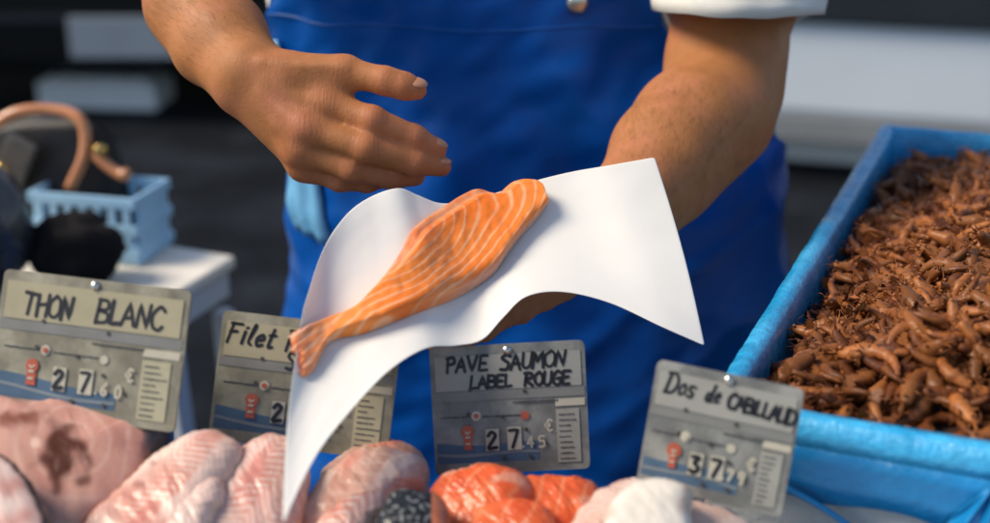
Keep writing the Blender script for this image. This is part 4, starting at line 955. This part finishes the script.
for i in range(80):
    z = lerp(.86, 1.46, i / 79); r_ = []
    for k in range(140):
        ph = k * 2 * math.pi / 140; q = tor_pt(z, ph)
        f = .006 * nz((q.x * 1.3, q.y * 1.3, q.z * .5), 14) + .004 * nz((q.x, q.y, q.z * 2), 20)
        r_.append(tor_pt(z, ph, f - .004))
    rows.append(loc(r_))
grid('shirt', rows, M['shirt'], man, cyc=True, thick=.0016)
# sleeves: loose tubes round the upper arms
def sleeve(pts, r0, r1, sign, seed, hemf):
    pts = [Vector(p) for p in pts]; n = 26; rows = []
    cl = [Vector(p) for p in catmull([tuple(p) for p in pts], n)]
    for i in range(n):
        t = i / (n - 1); ring = []; ax = (cl[min(i + 1, n - 1)] - cl[max(i - 1, 0)]).normalized(); u = (RT - ax * RT.dot(ax)).normalized(); v = ax.cross(u)
        for k in range(72):
            a = k * 2 * math.pi / 72; rr = lerp(r0, r1, t) * (1 + .07 * t * math.sin(a * 3 + seed) + .05 * nz((math.cos(a), math.sin(a), t * 2 + seed), 2.2))
            p = cl[i] + (u * math.cos(a) + v * math.sin(a)) * rr + ax * hemf(a) * t
            ring.append(p)
        rows.append(loc(ring))
    rim_in = [[p + (Vector(cl[-1]) - Vector((.05, 1.56, 0)) - p) * .035 - ax * .002 for p in rows[-1]], [p + (Vector(cl[-2]) - Vector((.05, 1.56, 0)) - p) * .03 for p in rows[-3]]]
    return grid('sleeve', rows + rim_in, M['shirt'], man, cyc=True, thick=.0014)
sleeve([(.12, 1.52, 1.405), (.19, 1.47, 1.40), P(735, -40, 1.365), P(733, 12, 1.325)], .084, .079, 1, 1.0, lambda a: -.006 + .100 * max(math.sin(a), -.3) - .012 * math.cos(a) + .004 * math.sin(3 * a + 1))
sleeve([(-.11, 1.52, 1.40), (-.20, 1.47, 1.405), (-.25, 1.40, 1.39), (-.275, 1.345, 1.37)], .085, .078, -1, 2.0, lambda a: .006 * math.sin(a))
# trousers and boots
for x0, x1 in ((-.05, -.08), (.15, .18)):
    b = bmesh.new(); add_tube(b, [(x0 - .05, 0, .93), (x0 - .05, 0, .8), (lerp(x0, x1, .5) - .05, .01, .5), (x1 - .05, .015, .06)], [.125, .13, .10, .085], 24); bm_obj('trouser_leg', b, M['trousers'], man, True)
    b = bmesh.new(); add_tube(b, catmull([(x1 - .05, .06, .05), (x1 - .05, .0, .055), (x1 - .06, -.09, .045), (x1 - .065, -.17, .035)], 12), [.04, .052, .055, .055, .054, .053, .052, .05, .049, .047, .042, .03], 16); bm_obj('boot', b, M['boot'], man, True)
# apron
def interp(tab, z):
    if z <= tab[0][0]: return tab[0][1]
    for a, b in zip(tab, tab[1:]):
        if z <= b[0]: return lerp(a[1], b[1], sm(0, 1, (z - a[0]) / (b[0] - a[0])))
    return tab[-1][1]
LEFT = [(.4, -1.75), (.98, -1.72), (1.06, -1.6), (1.14, -1.25), (1.22, -1.06), (1.32, -.9)]
RIGHT = [(.4, 1.85), (.97, 1.8), (1.025, 1.5), (1.07, 1.05), (1.13, .80), (1.20, .66), (1.25, .60), (1.32, .55)]
def apron_off(z, ph, q):
    f = .014 * nz((q.x * 1.0, 0, q.z * .55), 7) + .010 * nz((q.x + q.z * .4, 1, q.z * .5), 15) + .0045 * nz((q.x - q.z * .6, 2, q.z), 30)
    f += .010 * math.exp(-((q.x - .10 + (q.z - 1.1) * .7) / .035) ** 2) * sm(1.2, 1.0, z)      # long soft folds below the arm
    f += .008 * math.exp(-((q.x + .06 - (q.z - 1.0) * .35) / .03) ** 2) * (1 - sm(1.05, 1.18, z))
    f += .006 * math.exp(-((q.x - .19 + (q.z - .9) * .25) / .022) ** 2) * (1 - sm(1.0, 1.1, z))
    rg = lambda n_: max(0, 1 - abs(n_) * 3.2) ** 2
    f += (.007 * rg(nz((q.x * 1.0 + q.z * .25, 7, q.z * .45), 6)) + .0045 * rg(nz((q.x * .7 - q.z * .6, 4, q.z * .5), 9))) * (.45 + .55 * (1 - sm(1.05, 1.2, z)))
    fl_ = .018 * (1 - sm(.6, 1.0, z)) * (1 + math.sin(ph * 7))
    return .013 + f + fl_
rows = []
for i in range(150):
    z = lerp(.42, 1.32, i / 149); r_ = []
    for k in range(150):
        ph = lerp(interp(LEFT, z), interp(RIGHT, z), k / 149); q = tor_pt(z, ph)
        r_.append(tor_pt(z, ph, apron_off(z, ph, q)))
    rows.append(loc(r_))
apron = grid('apron', rows, M['apron'], man, thick=.0016)
def on_apron(z, ph, e=0.0): q = tor_pt(z, ph); return q.__class__(tor_pt(z, ph, apron_off(z, ph, q) + e)) - Vector((.05, 1.56, 0))
b = bmesh.new(); add_tube(b, [on_apron(1.197 + .002 * math.sin(k * .3), lerp(-1.10, .64, k / 59), .0006) for k in range(60)], .0013, 6); bm_obj('seam', b, M['apron_hem'], apron, True)
b = bmesh.new(); add_tube(b, [on_apron(z, lerp(interp(LEFT, z), interp(RIGHT, z), .995), 0) for z in [lerp(1.0, 1.31, k / 40) for k in range(41)]], .0018, 6); bm_obj('hem', b, M['apron_hem'], apron, True); b = bmesh.new()
add_tube(b, [on_apron(z, lerp(interp(LEFT, z), interp(RIGHT, z), .005), 0) for z in [lerp(.9, 1.31, k / 40) for k in range(41)]], .0018, 6); bm_obj('hem', b, M['apron_hem'], apron, True)
fold_rows = [[on_apron(lerp(1.17, .955, i / 24), lerp(-1.22, -.92, k / 10) + .10 * (i / 24) - .10 * (1 - i / 24) * (k / 10), .006 + .004 * math.sin(k * 1.4 + i * .12)) for k in range(11)] for i in range(25)]
grid('lit_apron_fold', fold_rows, mat('lit_apron_fold', (.16, .42, .68), .3, .15, 30, .4, 60), apron, thick=.001)  # pale strip added for the lit edge fold; its light is in the colour
b = bmesh.new(); q = on_apron(1.222, .30, .001); add_tube(b, [q, q + Vector((0, -.003, 0)), q + Vector((0, -.0045, 0))], [.0105, .0105, .007], 24); bm_obj('press_stud', b, M['metal'], apron, True)
for s in (-1, 1):
    b = bmesh.new(); add_tube(b, catmull([tuple(on_apron(1.31, -.6 if s < 0 else .5, -.002)), (s * .09 - .05, -.13, 1.42), (s * .075 - .05, -.03, 1.475), (s * .03 - .05, .07, 1.45)], 20), .011, 8); bm_obj('neck_strap', b, M['apron_hem'], apron, True)
